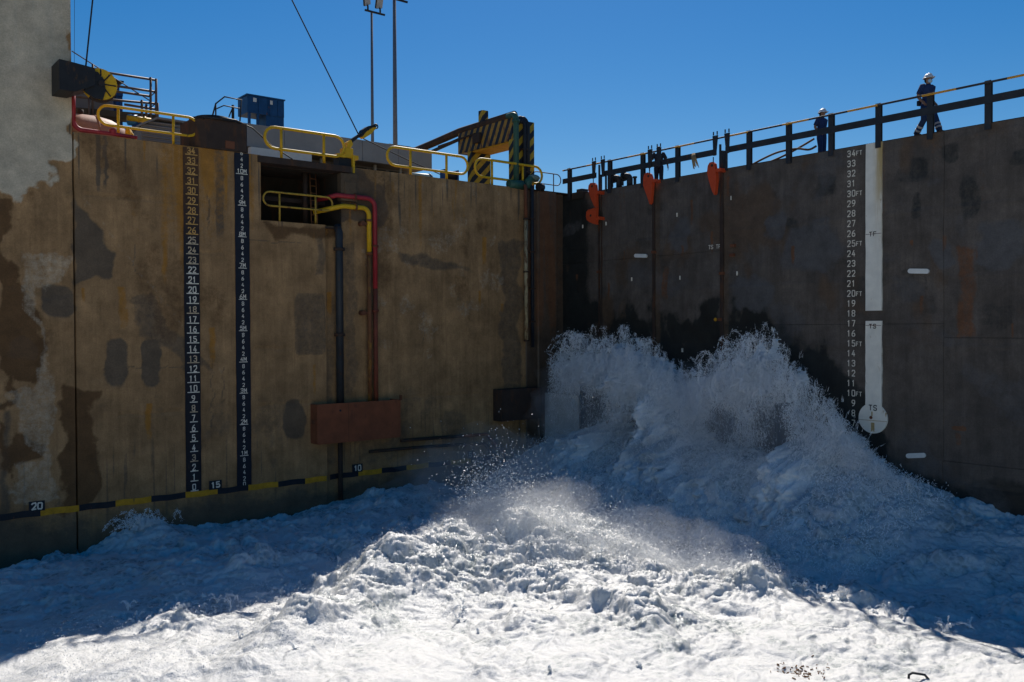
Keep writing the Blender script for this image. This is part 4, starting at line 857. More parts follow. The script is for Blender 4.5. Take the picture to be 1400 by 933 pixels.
# ------------------------------------------------------------------ the dock gate
GT = 10.49
gt = thing('dock_gate', 'dark steel dock gate with vertical seams, white gauge and water bursting through', 'dock gate', (4, -10, -6))
def stain_gate(A, Zz):
    dark = np.zeros(A.shape); brown = np.zeros(A.shape); blue = np.zeros(A.shape); rust = np.zeros(A.shape)
    edge_ = np.interp(A, [Y(1230), Y(1160), Y(1050), Y(985), Y(900), Y(850), Y(790), 1.0], [0.3, 3.4, 5.2, 5.4, 5.1, 5.6, 6.0, 7.5])
    dark = np.maximum(dark, sstep(0.9, -0.5, Zz-edge_+0.7*fbm(A*1.6, Zz*0.8, 4)))
    dark = np.maximum(dark, 0.9*sstep(0.5, -0.3, Zz-0.5+0.3*fbm(A*0.6, Zz, 3)))
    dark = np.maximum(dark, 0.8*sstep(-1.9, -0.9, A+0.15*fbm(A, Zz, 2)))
    for u0, v0, u1, v1 in ((1030, 262, 1062, 288), (1065, 298, 1095, 330), (1240, 215, 1270, 245), (1285, 195, 1312, 220), (1312, 238, 1340, 300), (1248, 262, 1262, 300), (1115, 240, 1145, 265), (1380, 205, 1420, 225)):
        dark = np.maximum(dark, 0.55*pxblob(A, Zz, u0, v0, u1, v1, f=gx, warp=0.08, seed=u0))
    for u0, v0, u1, v1 in ((1070, 305, 1150, 372), (915, 300, 945, 345), (1272, 330, 1306, 370), (1336, 300, 1400, 372), (1000, 380, 1062, 425), (1048, 290, 1075, 330)):
        blue = np.maximum(blue, 0.75*pxblob(A, Zz, u0, v0, u1, v1, f=gx, warp=0.2, seed=v0))
    blue = np.maximum(blue, 0.5*sstep(0.15, 0.7, fbm(A*0.45, Zz*0.5+2, 4)))
    brown = np.maximum(brown, 0.75*sstep(0.0, 0.7, fbm(A*0.5+7, Zz*0.3, 4))*sstep(3, 6, Zz))
    for u, w in ((895, .12), (988, .12)): brown = np.maximum(brown, 0.6*sstep(w*2.5, w*.5, np.abs(A-Y(u+4))))
    rust = np.maximum(rust, 1.15*poly_mask(A, Zz, [(1306, 338), (1335, 338), (1332, 400), (1333, 462), (1308, 462), (1312, 400)], f=gx, warp=0.06, seed=2)*(0.5+0.5*sstep(-0.3, 0.5, fbm(A*5, Zz*0.4, 3))))
    rust = np.maximum(rust, 0.9*pxblob(A, Zz, 1301, 581, 1323, 590, f=gx, warp=0.06)); rust = np.maximum(rust, 0.5*pxblob(A, Zz, 1305, 590, 1318, 612, f=gx, warp=0.1))
    rust = np.maximum(rust, 0.6*pxblob(A, Zz, 905, 365, 914, 410, f=gx, warp=0.08)); rust = np.maximum(rust, 0.55*pxblob(A, Zz, 1288, 320, 1296, 345, f=gx, warp=0.05))
    rust = np.maximum(rust, 0.6*sstep(0.3, 0.7, fbm(A*3.2, Zz*0.13+3, 4))*sstep(4, 9.5, Zz)*0.6)
    rg = np.random.default_rng(31)
    for k in range(15):
        a_ = rg.uniform(-19.5, -0.5); z_ = rg.uniform(3.0, 10.3); ln = rg.uniform(0.3, 1.6); w_ = rg.uniform(0.03, 0.07)
        rust = np.maximum(rust, rg.uniform(.5, .9)*sstep(w_*1.8, w_*0.6, np.abs(A-a_+0.03*fbm(Zz*3, Zz*0+k, 2)))*sstep(z_-ln, z_-ln*0.3, Zz)*(Zz < z_))
    for k in range(22):
        a_ = rg.uniform(-19.5, -1.5); z_ = rg.uniform(5.2, 9.8); dark = np.maximum(dark, 0.4*blob(A, Zz, a_, z_, rg.uniform(.15, .55), rg.uniform(.12, .5), warp=0.12, soft=0.12, p=4, seed=k*3.0))
    return np.stack([dark, brown, blue, rust], -1)
def depth_gate(A, z): return 0.03*fbm(A*0.45, z*0.45, 3)+0.010*fbm(A*1.5, z*1.5, 2)-0.012*sstep(0.05, 0.02, np.abs(((z+0.4) % 1.93)-0.96))
cols = [0.55, Y(820), Y(895), Y(988), Y(1290), -20.5]
b = MB(); b.box((0.1, -40, -6), (9, 0.6, GT-0.02)); b.build('hull_core', 'black', gt)
b = MB(); b.box((0.02, -40, GT-0.03), (9, 0.58, GT)); b.build('deck', 'darkrust', gt); MB().box((0.005, -40, -6), (0.09, -20.505, GT-0.04)).build('end_plate', mat('plain_gate_paint', (0.14, 0.115, 0.094), 0.65, scale=0.8, rust=0.1), gt)
zrow = {3: [-2.6, gx(1100, 444)[2], GT-0.02], 4: [-2.6, gx(1300, 631)[2], gx(1300, 462)[2], GT-0.02]}
for i in range(5):
    zr = zrow.get(i, [-2.6, gx(880, 352)[2], GT-0.02])
    for j in range(len(zr)-1):
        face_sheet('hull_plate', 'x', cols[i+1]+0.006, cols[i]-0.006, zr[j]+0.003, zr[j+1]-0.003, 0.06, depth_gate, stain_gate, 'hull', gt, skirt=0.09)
for u, w, pr, m in ((820, 0.05, 0.06, 'darkrust'), (823.5, 0.03, 0.05, 'darkrust'), (895, 0.11, 0.07, 'darkrust'), (988, 0.13, 0.07, 'darkrust')):
    MB().box((-pr, Y(u)-w/2, -2.5), (0.09, Y(u)+w/2, GT-0.1), 0.006).build('seam_bar', m, gt)
for u, v in ((895, 345), (988, 374), (986, 437), (1002, 349), (820, 372), (1003, 336)):
    p = gx(u, v); MB().box((-0.1, p[1]-0.09, p[2]-0.05), (0.05, p[1]+0.09, p[2]+0.05), 0.01).build('seam_lug', 'rust', gt)
for (u0, u1, v) in ((868, 885, 350), (1242, 1271, 371), (1239.5, 1266.5, 623)):
    p, q = gx(u0, v), gx(u1, v); b = MB(); h = 0.07; n = 6
    pl = [(p[1]-h+h*math.cos(a), p[2]+h*math.sin(a)) for a in np.linspace(math.pi/2, -math.pi/2, n)]
    pl = [(p[1]-h*0+h*math.cos(a)-h, p[2]+h*math.sin(a)) for a in np.linspace(-math.pi/2, math.pi/2, n)]+[(q[1]+h+h*math.cos(a), q[2]+h*math.sin(a)) for a in np.linspace(math.pi/2, 1.5*math.pi, n)]
    b.prism(pl, 'x', -0.05, 0.02); b.build('marker_bar', 'white', gt)
for u, v in ((926, 294), (1000, 271), (797, 310), (829, 306), (930, 380), (1008, 374), (864, 382), (933, 479), (1056, 450)):
    p = gx(u, v); MB().box((-0.035, p[1]-0.018, p[2]-0.07), (0.03, p[1]+0.018, p[2]+0.07)).build('white_drip', 'numwhite', gt)
p = gx(979, 437); b = MB(); b.ball((-0.03, p[1], p[2]), 0.07, 10); b.build('light_knob', 'bandyellow', gt)
p = gx(970, 341)
for kk, ch in ((0, 'T'), (1, 'S'), (3, 'T'), (4, 'F')): b = MB(); strokes(b, 'x', p[1]-0.11*kk, p[2], ch, 0.13, 0.075, 0.035, 0.022, 0.045); b.build('letter', 'numwhite', gt)
# opening frames of the flooding culverts behind the spray
for (u0, v0, u1, v1) in ((796, 541, 836, 572), (966, 560, 1010, 612)):
    p, q = gx(u0, v1), gx(u1, v0)
    b = MB(); w = 0.1
    for a_, c_ in (((q[1]-w, p[2]-w), (p[1]+w, p[2])), ((q[1]-w, q[2]), (p[1]+w, q[2]+w)), ((q[1]-w, p[2]), (q[1], q[2])), ((p[1], p[2]), (p[1]+w, q[2]))): b.box((-0.16, a_[0], a_[1]), (0.05, c_[0], c_[1]))
    fr = b.build('sluice_frame', 'darkrust', gt)
    b = MB(); b.box((-0.06, q[1], p[2]), (0.06, p[1], q[2])); b.build('sluice_mouth', 'black', fr)
p, q = gx(746, 604, -1.3), gx(792, 541, -1.3)
MB().box((-1.34, q[1], p[2]-1.0), (-1.28, p[1], q[2]), 0.01).build('spray_shield', mat('pale_shield_paint', (0.5, 0.5, 0.47), 0.5, rust=0.1), gt)
for (u, v0, v1, ln) in ((794.5, 528, 604, 1.4), (1061, 552, 665, 1.5)):
    p, q = gx(u, v1, -ln), gx(u, v0, -ln)
    MB().box((-ln, p[1]-0.05, p[2]-1.2), (0.03, p[1]+0.05, q[2]), 0.01).build('deflector_plate', 'railpaint', gt)
# tide gauge
yl, yr = Y(1184.5), Y(1206.5); yc = (yl+yr)/2
tg = thing('thermometer_gauge', 'long white painted gauge with a round bulb on the dark gate', 'gauge', (-0.03, yc, 1.5))
def gz(v): return gx(1195, v)[2]
def gstrip(v0, v1, name):
    b = MB(); n = 14; zz = np.linspace(gz(v1), gz(v0), n+1); jl = [0.008*random.uniform(-1, 1) for _ in zz]
    for i in range(n): b.add([(-0.055, yl+jl[i], zz[i]), (-0.055, yr+jl[i], zz[i]), (-0.055, yr+jl[i+1], zz[i+1]), (-0.055, yl+jl[i+1], zz[i+1]), (0.03, yl+jl[i], zz[i]), (0.03, yr+jl[i], zz[i]), (0.03, yr+jl[i+1], zz[i+1]), (0.03, yl+jl[i+1], zz[i+1])], [(0, 1, 2, 3), (0, 3, 7, 4), (1, 5, 6, 2)]+([(0, 4, 5, 1)] if i == 0 else [])+([(3, 2, 6, 7)] if i == n-1 else []))
    return b.build(name, 'gauge', tg)
gstrip(196, 425, 'upper_stem'); gstrip(439, 556, 'lower_stem')
p = gx(1194.5, 572); b = MB(); b.cyl((-0.062, p[1], p[2]), (0.03, p[1], p[2]), 0.455, 36); b.build('bulb', 'gauge', tg)
b = MB(); b.cyl((-0.075, p[1]+0.05, p[2]+0.02), (-0.05, p[1]+0.05, p[2]+0.02), 0.05, 12); b.build('bulb_bolt', 'rust', tg)
b = MB(); b.box((-0.0665, p[1]-0.45, p[2]-0.075), (-0.055, p[1]+0.45, p[2]-0.06)); b.box((-0.067, p[1]-0.06, p[2]-0.4), (-0.055, p[1]+0.05, p[2]-0.13)); b.box((-0.0672, p[1]-0.0, p[2]+0.07), (-0.055, p[1]+0.04, p[2]+0.2)); b.build('rust_runs', mat('rust_stain_wash', (0.48, 0.34, 0.15), 0.8, var=0.3, scale=8), tg)
for v, tx in ((323, 'TF'), (449, 'TS')):
    z = gz(v)
    for kk, ch in enumerate(tx): b = MB(); strokes(b, 'x', yc+0.13-0.13*kk, z, ch, 0.12, 0.08, 0.05, 0.024, 0.06); b.build('letter', 'darkrust', tg)
    b = MB(); z2 = gz(v-2.5 if tx == 'TF' else v-3.5); b.box((-0.058, yl+0.01, z2), (-0.05, yr-0.01, z2+0.014)) if False else b.box((-0.0575, yr+0.01, z2), (-0.05, yl-0.01, z2+0.014)); b.build('level_line', 'rust', tg)
for kk, ch in enumerate('TS'): b = MB(); strokes(b, 'x', yc+0.13-0.15*kk, gz(561), ch, 0.15, 0.09, 0.06, 0.028, 0.068); b.build('letter', 'black', tg)
n_, l_ = M['gauge'].node_tree.nodes, M['gauge'].node_tree.links; b_ = n_['Principled BSDF']; src = b_.inputs['Base Color'].links[0].from_socket
tc_ = n_.new('ShaderNodeTexCoord'); sx_n = n_.new('ShaderNodeSeparateXYZ'); l_.new(tc_.outputs['Object'], sx_n.inputs[0])
def _mr(sock, a, c):
    q_ = n_.new('ShaderNodeMapRange'); q_.interpolation_type = 'SMOOTHSTEP'; q_.inputs['From Min'].default_value = a; q_.inputs['From Max'].default_value = c; l_.new(sock, q_.inputs['Value']); return q_.outputs[0]
def _mul(a, c):
    q_ = n_.new('ShaderNodeMath'); q_.operation = 'MULTIPLY'; q_.use_clamp = True; l_.new(a, q_.inputs[0])
    if isinstance(c, float): q_.inputs[1].default_value = c
    else: l_.new(c, q_.inputs[1])
    return q_.outputs[0]
mp_ = n_.new('ShaderNodeMapping'); mp_.inputs['Scale'].default_value = (1, 1, 0.12); l_.new(tc_.outputs['Object'], mp_.inputs['Vector'])
nz_ = n_.new('ShaderNodeTexNoise'); nz_.inputs['Scale'].default_value = 9; nz_.inputs['Detail'].default_value = 6; l_.new(mp_.outputs[0], nz_.inputs['Vector'])
ms_ = _mul(_mul(_mul(_mr(sx_n.outputs['Y'], yr+0.34, yr+0.05), _mr(sx_n.outputs['Z'], 6.6, 10.2)), _mr(nz_.outputs['Fac'], 0.3, 0.62)), 0.9)
mxn = n_.new('ShaderNodeMix'); mxn.data_type = 'RGBA'; l_.new(ms_, mxn.inputs['Factor']); l_.new(src, mxn.inputs['A']); mxn.inputs['B'].default_value = (0.5, 0.33, 0.1, 1); l_.new(mxn.outputs['Result'], b_.inputs['Base Color'])
gs = thing('gate_feet_scale', 'white numerals 7 to 34 FT painted on the gate left of the gauge', 'scale', (-0.03, Y(1160), 2))
y0 = Y(1159.7)
for k in range(34, 6, -1):
    z = 0.3048*k-0.1024-0.085; b = MB(); s_ = str(k)
    strokes(b, 'x', y0-(0.155 if k < 10 else 0.0), z, s_, 0.175, 0.09, 0.065, 0.028, 0.045)
    if k % 5 == 0 or k == 34: strokes(b, 'x', y0-0.29, z+0.01, 'FT', 0.12, 0.065, 0.045, 0.022, 0.045)
    b.build('numeral', 'numwhite', gs)

# orange lifting lugs
def lug(label, pts, hole, arm, hx=-0.32):
    c = gx(hole[0], hole[1], hx); t = thing('lifting_lug', label, 'lifting lug', (hx, c[1], c[2]), 'orange lifting lugs on the gate')
    b = MB(); b.prism([(gx(u, v, hx)[1], gx(u, v, hx)[2]) for u, v in pts], 'x', hx, hx+0.14); b.build('plate', 'orange', t)
    b = MB(); b.cyl((hx-0.01, c[1], c[2]), (hx+0.15, c[1], c[2]), 0.05, 12); b.build('pin_hole', 'darkrust', t)
    for (u, v, ub) in arm:
        p = gx(u, v, hx); q = gx(ub, v, hx); b = MB(); b.box((hx+0.02, q[1], p[2]-0.06), (hx+0.12, p[1], p[2]+0.06)); b.box((hx+0.03, q[1]-0.02, p[2]-0.06), (0.02, q[1]+0.08, p[2]+0.06)); b.build('arm', 'orange', t)
    b = MB(); b.tube([(hx+0.07, c[1], c[2]+0.02), (hx+0.07, c[1], c[2]+0.3)], 0.02, 6); b.build('hanger', 'railpaint', t)
    return t
lug('orange steel lug nearest the wall corner, above a second orange hook', [(804, 260), (804.5, 254), (807, 250.5), (811, 250), (813.5, 253), (814.5, 262), (815, 283), (812.5, 283), (807, 270)], (809.5, 255), [(813, 264, 818)])
lug('orange hook with a dark hole hanging below the lug nearest the corner', [(801, 296), (801.5, 290), (804, 287), (808, 286), (812, 284.5), (815, 283.5), (814.5, 307), (812, 306.5), (806, 304), (802, 301)], (807.5, 295), [(813, 299, 818)])
lug('pointed orange lug just left of the bare headed worker', [(879, 253), (879.5, 243), (881.5, 237.5), (885, 236), (888.5, 238), (890.2, 243), (891.5, 252), (889.5, 277), (888, 279.5), (886.5, 275), (882, 262)], (886.5, 241), [(889, 248, 895)])
lug('pointed orange lug farthest right, below the railing gap', [(966.5, 236), (967.5, 227), (970, 222.5), (973.5, 221.5), (976.5, 224), (978, 233), (979.5, 246), (977.5, 265), (976, 266.5), (973.5, 262), (969, 247)], (973.5, 226.5), [(976.5, 233.5, 984)])

# vents on the gate deck
for i, (u, lab) in enumerate(((847, 'dark gooseneck vent pipe on the gate, left of the two'), (861.5, 'dark gooseneck vent pipe on the gate, right of the two'))):
    x = 0.35; yv_ = Y(u, x); t = thing('gooseneck_vent', lab, 'vent pipe', (x, yv_, GT), 'vent pipes on the gate')
    YY = (0, 1, 0)
    MB().tube([(x, yv_, GT-0.02), (x, yv_, GT+0.28)]+[tuple(p) for p in arc((x, yv_+0.17, GT+0.28), 0.17, math.pi, math.pi/2, (0, 1, 0), ZZ)]+[(x, yv_+0.3, GT+0.45)], 0.12, 12).build('pipe_run', 'railpaint', t)
    MB().cyl((x, yv_+0.28, GT+0.45), (x, yv_+0.34, GT+0.45), 0.19, 14).build('flange', 'railpaint', t)
    MB().box((x-0.04, yv_+0.36, GT+0.1), (x+0.04, yv_+0.42, GT+0.7)).build('valve_spindle', 'railpaint', t)
x = 0.3; yv_ = Y(868.5, x); t = thing('vent_stub', 'short dark stub pipe on the gate right of the vents', 'pipe', (x, yv_, GT)); MB().cyl((x, yv_, GT-0.02), (x, yv_, GT+0.3), 0.06, 10).build('stub', 'railpaint', t); MB().cyl((x, yv_, GT+0.3), (x, yv_, GT+0.36), 0.09, 10).build('cap', 'railpaint', t)
p, q = gx(782, 272, -0.1), gx(797, 262, -0.1); t = thing('junction_box', 'small grey box with a cap at the gate end by the corner', 'box', (0.1, p[1], GT))
MB().box((-0.12, q[1], GT-0.22), (0.5, p[1], GT+0.06), 0.02).build('box', 'recess', t); MB().box((0.0, (p[1]+q[1])/2-0.17, GT+0.06), (0.35, (p[1]+q[1])/2+0.17, GT+0.2), 0.02).build('cap', 'railpaint', t)

# gate railing
rl = thing('gate_railing', 'dark steel railing with a yellow and black banded top rod along the gate', 'railing', (-0.06, -10, GT))
xr_ = -0.05
post_u = [779, 834, 879, 926.5, 1024, 1078, 1136, 1200.5, 1271, 1350]
py = [Y(u, xr_) for u in post_u]; py += [py[-1]-1.62*k for k in range(1, 5)]
for yy in py:
    b = MB(); w = 0.085; b.box((xr_-0.03, yy-w, GT-0.2), (xr_-0.012, yy+w, GT+1.12)); b.box((xr_-0.012, yy-0.012, GT-0.2), (xr_+0.07, yy+0.012, GT+1.12)); b.box((xr_+0.07, yy-w, GT-0.2), (xr_+0.088, yy+w, GT+1.12)); b.build('post', 'railpaint', rl)
b = MB(); b.tube([(xr_-0.07, Y(772, xr_), GT+1.05), (xr_-0.07, py[4], GT+1.06), (xr_-0.07, py[-1]-0.3, GT+1.05)], 0.032, 8); b.build('top_rod', 'rodstripe', rl)
for ua, ub in ((771, 817), (825.5, 981), (993, None)):
    ya = Y(ua, xr_); yb_ = Y(ub, xr_) if ub else py[-1]-0.3
    MB().box((xr_-0.05, yb_, GT+0.5), (xr_-0.032, ya, GT+0.71)).build('mid_bar', 'railpaint', rl)
for u in (815.5, 827.5, 892, 904, 981, 997):
    yy = Y(u, xr_); s_ = 1 if u in (815.5, 892, 981) else -1
    b = MB(); b.prism([(yy-0.11, GT+1.16), (yy+0.11, GT+1.16), (yy+0.08 if s_ > 0 else yy+0.03, GT+0.47), (yy-0.03 if s_ > 0 else yy-0.08, GT+0.47)], 'x', xr_-0.13, xr_-0.09)
    for dy in (-0.08, 0.08): b.cyl((xr_-0.11, yy+dy, GT+1.18), (xr_-0.11, yy+dy, GT+1.3), 0.025, 6)
    b.build('hinge_stanchion', 'railpaint', rl)
for u, h in ((820, 1.0), (822.5, 0.6), (829, 0.55), (985, 0.85), (988, 0.62), (990.5, 0.6), (993.5, 0.6)):
    yy = Y(u, xr_); MB().box((xr_-0.03, yy-0.03, GT-0.1), (xr_+0.03, yy+0.03, GT+h)).build('latch_bar', 'railpaint', rl)
# hoses and rope
def hose(label, pts, x):
    P = [gx(u, v, x) for u, v in pts]; out = []
    for i in range(len(P)-1):
        for k in range(5):
            t_ = k/5; p0, p1, p2, p3 = P[max(i-1, 0)], P[i], P[i+1], P[min(i+2, len(P)-1)]
            out.append(0.5*((2*p1)+(-p0+p2)*t_+(2*p0-5*p1+4*p2-p3)*t_**2+(-p0+3*p1-3*p2+p3)*t_**3))
    out.append(P[-1]); b = MB(); b.tube(out, 0.035, 7); tag(b.build('hose', 'hose'), label, 'hose', 'brown hoses on the gate')
hose('brown hose arching low behind the railing, ending by the standing worker', [(1027, 226), (1045, 216.5), (1062, 209), (1078, 205), (1092, 203.5), (1106, 204.8), (1116, 200)], 0.5)
hose('brown hose slanting straight up to the standing worker waist', [(1040, 226), (1060, 218.5), (1080, 209), (1098, 199), (1113, 190)], 0.62)
p = gx(950, 216, -0.12); b = MB()
for k in range(9):
    dy = random.uniform(-0.14, 0.14); b.tube([(p[0], p[1]+dy*0.3+0.06, p[2]+0.16), (p[0]-0.06, p[1]+dy*0.6, p[2]), (p[0]-0.04, p[1]+dy-0.1, p[2]-0.3-random.random()*0.12)], [0.03, 0.03, 0.012], 5)
tag(b.build('frayed_rope', 'rope'), 'frayed tan rope end knotted over the mid bar of the gate railing', 'rope')

# ------------------------------------------------------------------ people
def skin(name, V, E, rad, m, parent, root=0, lev=1):
    me = bpy.data.meshes.new(name); me.from_pydata([tuple(v) for v in V], E, []); me.update()
    me.materials.append(M[m]); o = bpy.data.objects.new(name, me); C.objects.link(o); o.parent = parent
    a = o.modifiers.new('skin', 'SKIN'); a.use_smooth_shade = True; a.branch_smoothing = 0.6
    for i, s_ in enumerate(me.skin_vertices[0].data):
        r_ = rad[i]; s_.radius = (r_, r_) if not isinstance(r_, tuple) else r_; s_.use_root = (i == root)
    if lev: s2 = o.modifiers.new('sub', 'SUBSURF'); s2.levels = lev; s2.render_levels = lev
    return o
def person(label, loc, heading, pose, h=1.78, helmet=True, mask=False, shirt='navy', tape=False):
    """pose: joint positions (forward, left, up) in metres for a 1.78 m figure"""
    t = thing('person', label, 'person', loc); t.rotation_euler = (0, 0, heading); t.scale = (h/1.78,)*3
    J = {'pelvis': (0, 0, .96), 'waist': (0.01, 0, 1.1), 'chest': (.02, 0, 1.3), 'neck': (.03, 0, 1.48), 'skull': (.05, 0, 1.57), 'crown': (.05, 0, 1.72),
         'shL': (.01, .18, 1.42), 'shR': (.01, -.18, 1.42), 'hipL': (0, .09, .9), 'hipR': (0, -.09, .9)}
    J.update(pose); v = {k: Vector(p) for k, p in J.items()}
    body = ['pelvis', 'waist', 'chest', 'neck', 'skull', 'crown']; V = [v[k] for k in body]; rad = [.09, .085, .085, .06, .095, .07]
    E = [(0, 1), (1, 2), (2, 3), (3, 4), (4, 5)]
    hd = v['skull']; V.append(hd+Vector((.105, 0, .045))); rad.append(.018); E.append((4, 6))            # nose
    for s_ in (1, -1): V.append(hd+Vector((.0, .085*s_, .05))); rad.append(.02); E.append((4, len(V)-1))   # ears
    for sd in 'LR':
        sg_ = 1 if sd == 'L' else -1
        i0 = len(V); V += [v['sh'+sd], v['el'+sd], v['wr'+sd]]; rad += [.06, .056, .04]; E += [(2, i0), (i0, i0+1), (i0+1, i0+2)]
        d = (v['wr'+sd]-v['el'+sd]).normalized(); palm = v['wr'+sd]+d*.07; V.append(palm); rad.append(.042); pi_ = len(V)-1; E.append((i0+2, pi_))
        side = Vector((1, 0, 0)); side = (side-d*side.dot(d)).normalized(); inn = d.cross(side)*sg_
        for k, ln in enumerate((.065, .08, .075, .055)):
            a_ = palm+d*.035+side*(.028-.018*k); b_ = a_+d*ln*.5+inn*.008; c_ = b_+d*ln*.38+inn*.028
            j = len(V); V += [a_, b_, c_]; rad += [.0095, .009, .0075]; E += [(pi_, j), (j, j+1), (j+1, j+2)]
        a_ = v['wr'+sd]+d*.035+side*.035; b_ = a_+d*.04+side*.015; j = len(V); V += [a_, b_]; rad += [.011, .009]; E += [(i0+2, j), (j, j+1)]
        i0 = len(V); V += [v['hip'+sd], v['kn'+sd], v['an'+sd], v['an'+sd]+Vector((.13, 0, -.045))]; rad += [.085, .06, .042, .035]; E += [(0, i0), (i0, i0+1), (i0+1, i0+2), (i0+2, i0+3)]
    skin('body', V, E, rad, 'skin', t)
    def rings(b, L, n=14):
        vs = [(c.x+d_*math.cos(2*math.pi*k/n), c.y+w_*math.sin(2*math.pi*k/n), c.z) for (c, d_, w_) in L for k in range(n)]
        fs = [(a*n+k, a*n+(k+1) % n, (a+1)*n+(k+1) % n, (a+1)*n+k) for a in range(len(L)-1) for k in range(n)]
        b.add(vs, fs+[tuple(range(n)), tuple(range((len(L)-1)*n, len(L)*n))], True)
    up = Vector((0, 0, 1)); b = MB()
    rings(b, [(v['pelvis']-up*.07, .125, .175), (v['pelvis']+up*.03, .125, .17), (v['waist'], .12, .16), (v['chest']-up*.04, .14, .19), (v['chest']+up*.06, .14, .205), (v['chest']+up*.12, .12, .19), (v['neck']-up*.03, .085, .11), (v['neck']+up*.015, .065, .07)])
    for sd in 'LR': b.tube([v['sh'+sd]+Vector((0, -.05 if sd == 'L' else .05, .015)), v['sh'+sd], v['sh'+sd].lerp(v['el'+sd], .4), v['sh'+sd].lerp(v['el'+sd], .78)], [.07, .088, .08, .076], 12)
    o = b.build('shirt', shirt); o.parent = t
    b = MB(); rings(b, [(v['pelvis']-up*.12, .125, .175), (v['pelvis']-up*.06, .132, .182), (v['pelvis']+up*.05, .13, .176)])
    for sd in 'LR': b.tube([v['hip'+sd]+up*.03, v['hip'+sd].lerp(v['kn'+sd], .3), v['kn'+sd], v['kn'+sd].lerp(v['an'+sd], .5), v['an'+sd]+up*.0], [.11, .108, .085, .082, .078], 12)
    o = b.build('trousers', 'trouser' if shirt == 'navy' else 'darkcloth'); o.parent = t
    for sd in 'LR':
        a_ = v['an'+sd]; skin('boot', [a_+Vector((0, 0, .05)), a_+Vector((-.02, 0, -.04)), a_+Vector((.1, 0, -.05)), a_+Vector((.19, 0, -.06))], [(0, 1), (1, 2), (2, 3)], [.06, .055, .05, .04], 'boot', t)
        if tape:
            for f in (0.42, 0.68):
                c0 = v['kn'+sd].lerp(v['an'+sd], f); c1 = v['kn'+sd].lerp(v['an'+sd], f+.12); b = MB(); b.tube([c0, c1], [.092, .092], 14); o = b.build('reflective_band', 'reflect'); o.parent = t
    for s_ in (1, -1):
        b = MB(); b.ball(hd+Vector((.078, .03*s_, .07)), .012, 8); o = b.build('eye', 'black'); o.parent = t
    if mask:
        b = MB(); b.ball(hd+Vector((.055, 0, .0)), .075, 14, (.75, .95, .85)); o = b.build('face_mask', 'mask'); o.parent = t
    else:
        b = MB(); b.ball(hd+Vector((.085, 0, -.02)), .022, 8, (.4, 1.1, .35)); o = b.build('mouth', 'boot'); o.parent = t
    if helmet:
        b = MB(); b.ball(hd+Vector((-.005, 0, .085)), .142, 18, (1.05, .92, .95), half=True); b.tube([hd+Vector((-.005+.155*math.cos(a), .132*math.sin(a), .088)) for a in np.linspace(0, 6.283, 25)[:-1]], .013, 6, closed=True)
        b.prism([(hd.x+.1, -.09), (hd.x+.19, -.055), (hd.x+.2, .055), (hd.x+.1, .09)], 'z', hd.z+.078, hd.z+.094); b.tube([hd+Vector((-.13, 0, .12)), hd+Vector((0, 0, .225)), hd+Vector((.1, 0, .19))], .014, 6)
        o = b.build('helmet', 'helmet'); o.parent = t
        b = MB(); b.ball(hd+Vector((-.04, 0, .03)), .094, 12, (.95, .95, .95)); o = b.build('hair', 'hair'); o.parent = t
    else:
        b = MB(); b.ball(hd+Vector((-.018, 0, .075)), .1, 14, (1, .92, 1.0)); o = b.build('hair', 'hair'); o.parent = t
    return t
def at_depth(u, D): d = _ray(u, 450); d = d/(d@cf)*D; return CAM+d
face_right = -math.pi/2
p = at_depth(1267, 26.05)
man = person('walking worker in white helmet, pale face mask and navy overalls striding right', (p[0], p[1], GT), face_right-0.35,
       {'knL': (.2, .1, .5), 'anL': (.36, .1, .1), 'knR': (-.03, -.09, .48), 'anR': (-.33, -.09, .13), 'elL': (-.12, .25, 1.14), 'wrL': (.06, .24, .93), 'elR': (-.1, -.25, 1.15), 'wrR': (.1, -.26, .95)}, 1.8, True, True, 'navy', True)
o = MB(); o.box((-.2, -.2, .9), (-.1, -.08, 1.05), 0.02); o = o.build('belt_pouch', 'black'); o.parent = man
p = at_depth(1123, 30.0)
person('standing worker in white helmet seen side on beside the brown hoses', (p[0], p[1], GT), face_right-0.1,
       {'knL': (.02, .09, .5), 'anL': (0, .1, .1), 'knR': (.03, -.09, .5), 'anR': (.02, -.1, .1), 'elL': (-.08, .24, 1.16), 'wrL': (.13, .2, 1.03), 'elR': (-.08, -.25, 1.16), 'wrR': (.1, -.24, .98)}, 1.76, True, False, 'navy')
p = at_depth(901, 35.6)
person('bare headed worker in dark clothes leaning behind the gate railing hinge', (p[0], p[1], GT), face_right+2.2,
       {'knL': (.04, .1, .5), 'anL': (0, .11, .1), 'knR': (.03, -.1, .5), 'anR': (.0, -.11, .1), 'elL': (.02, .32, 1.17), 'wrL': (.1, .38, .92), 'elR': (.02, -.32, 1.17), 'wrR': (.1, -.36, .92)}, 1.72, False, False, 'darkcloth')

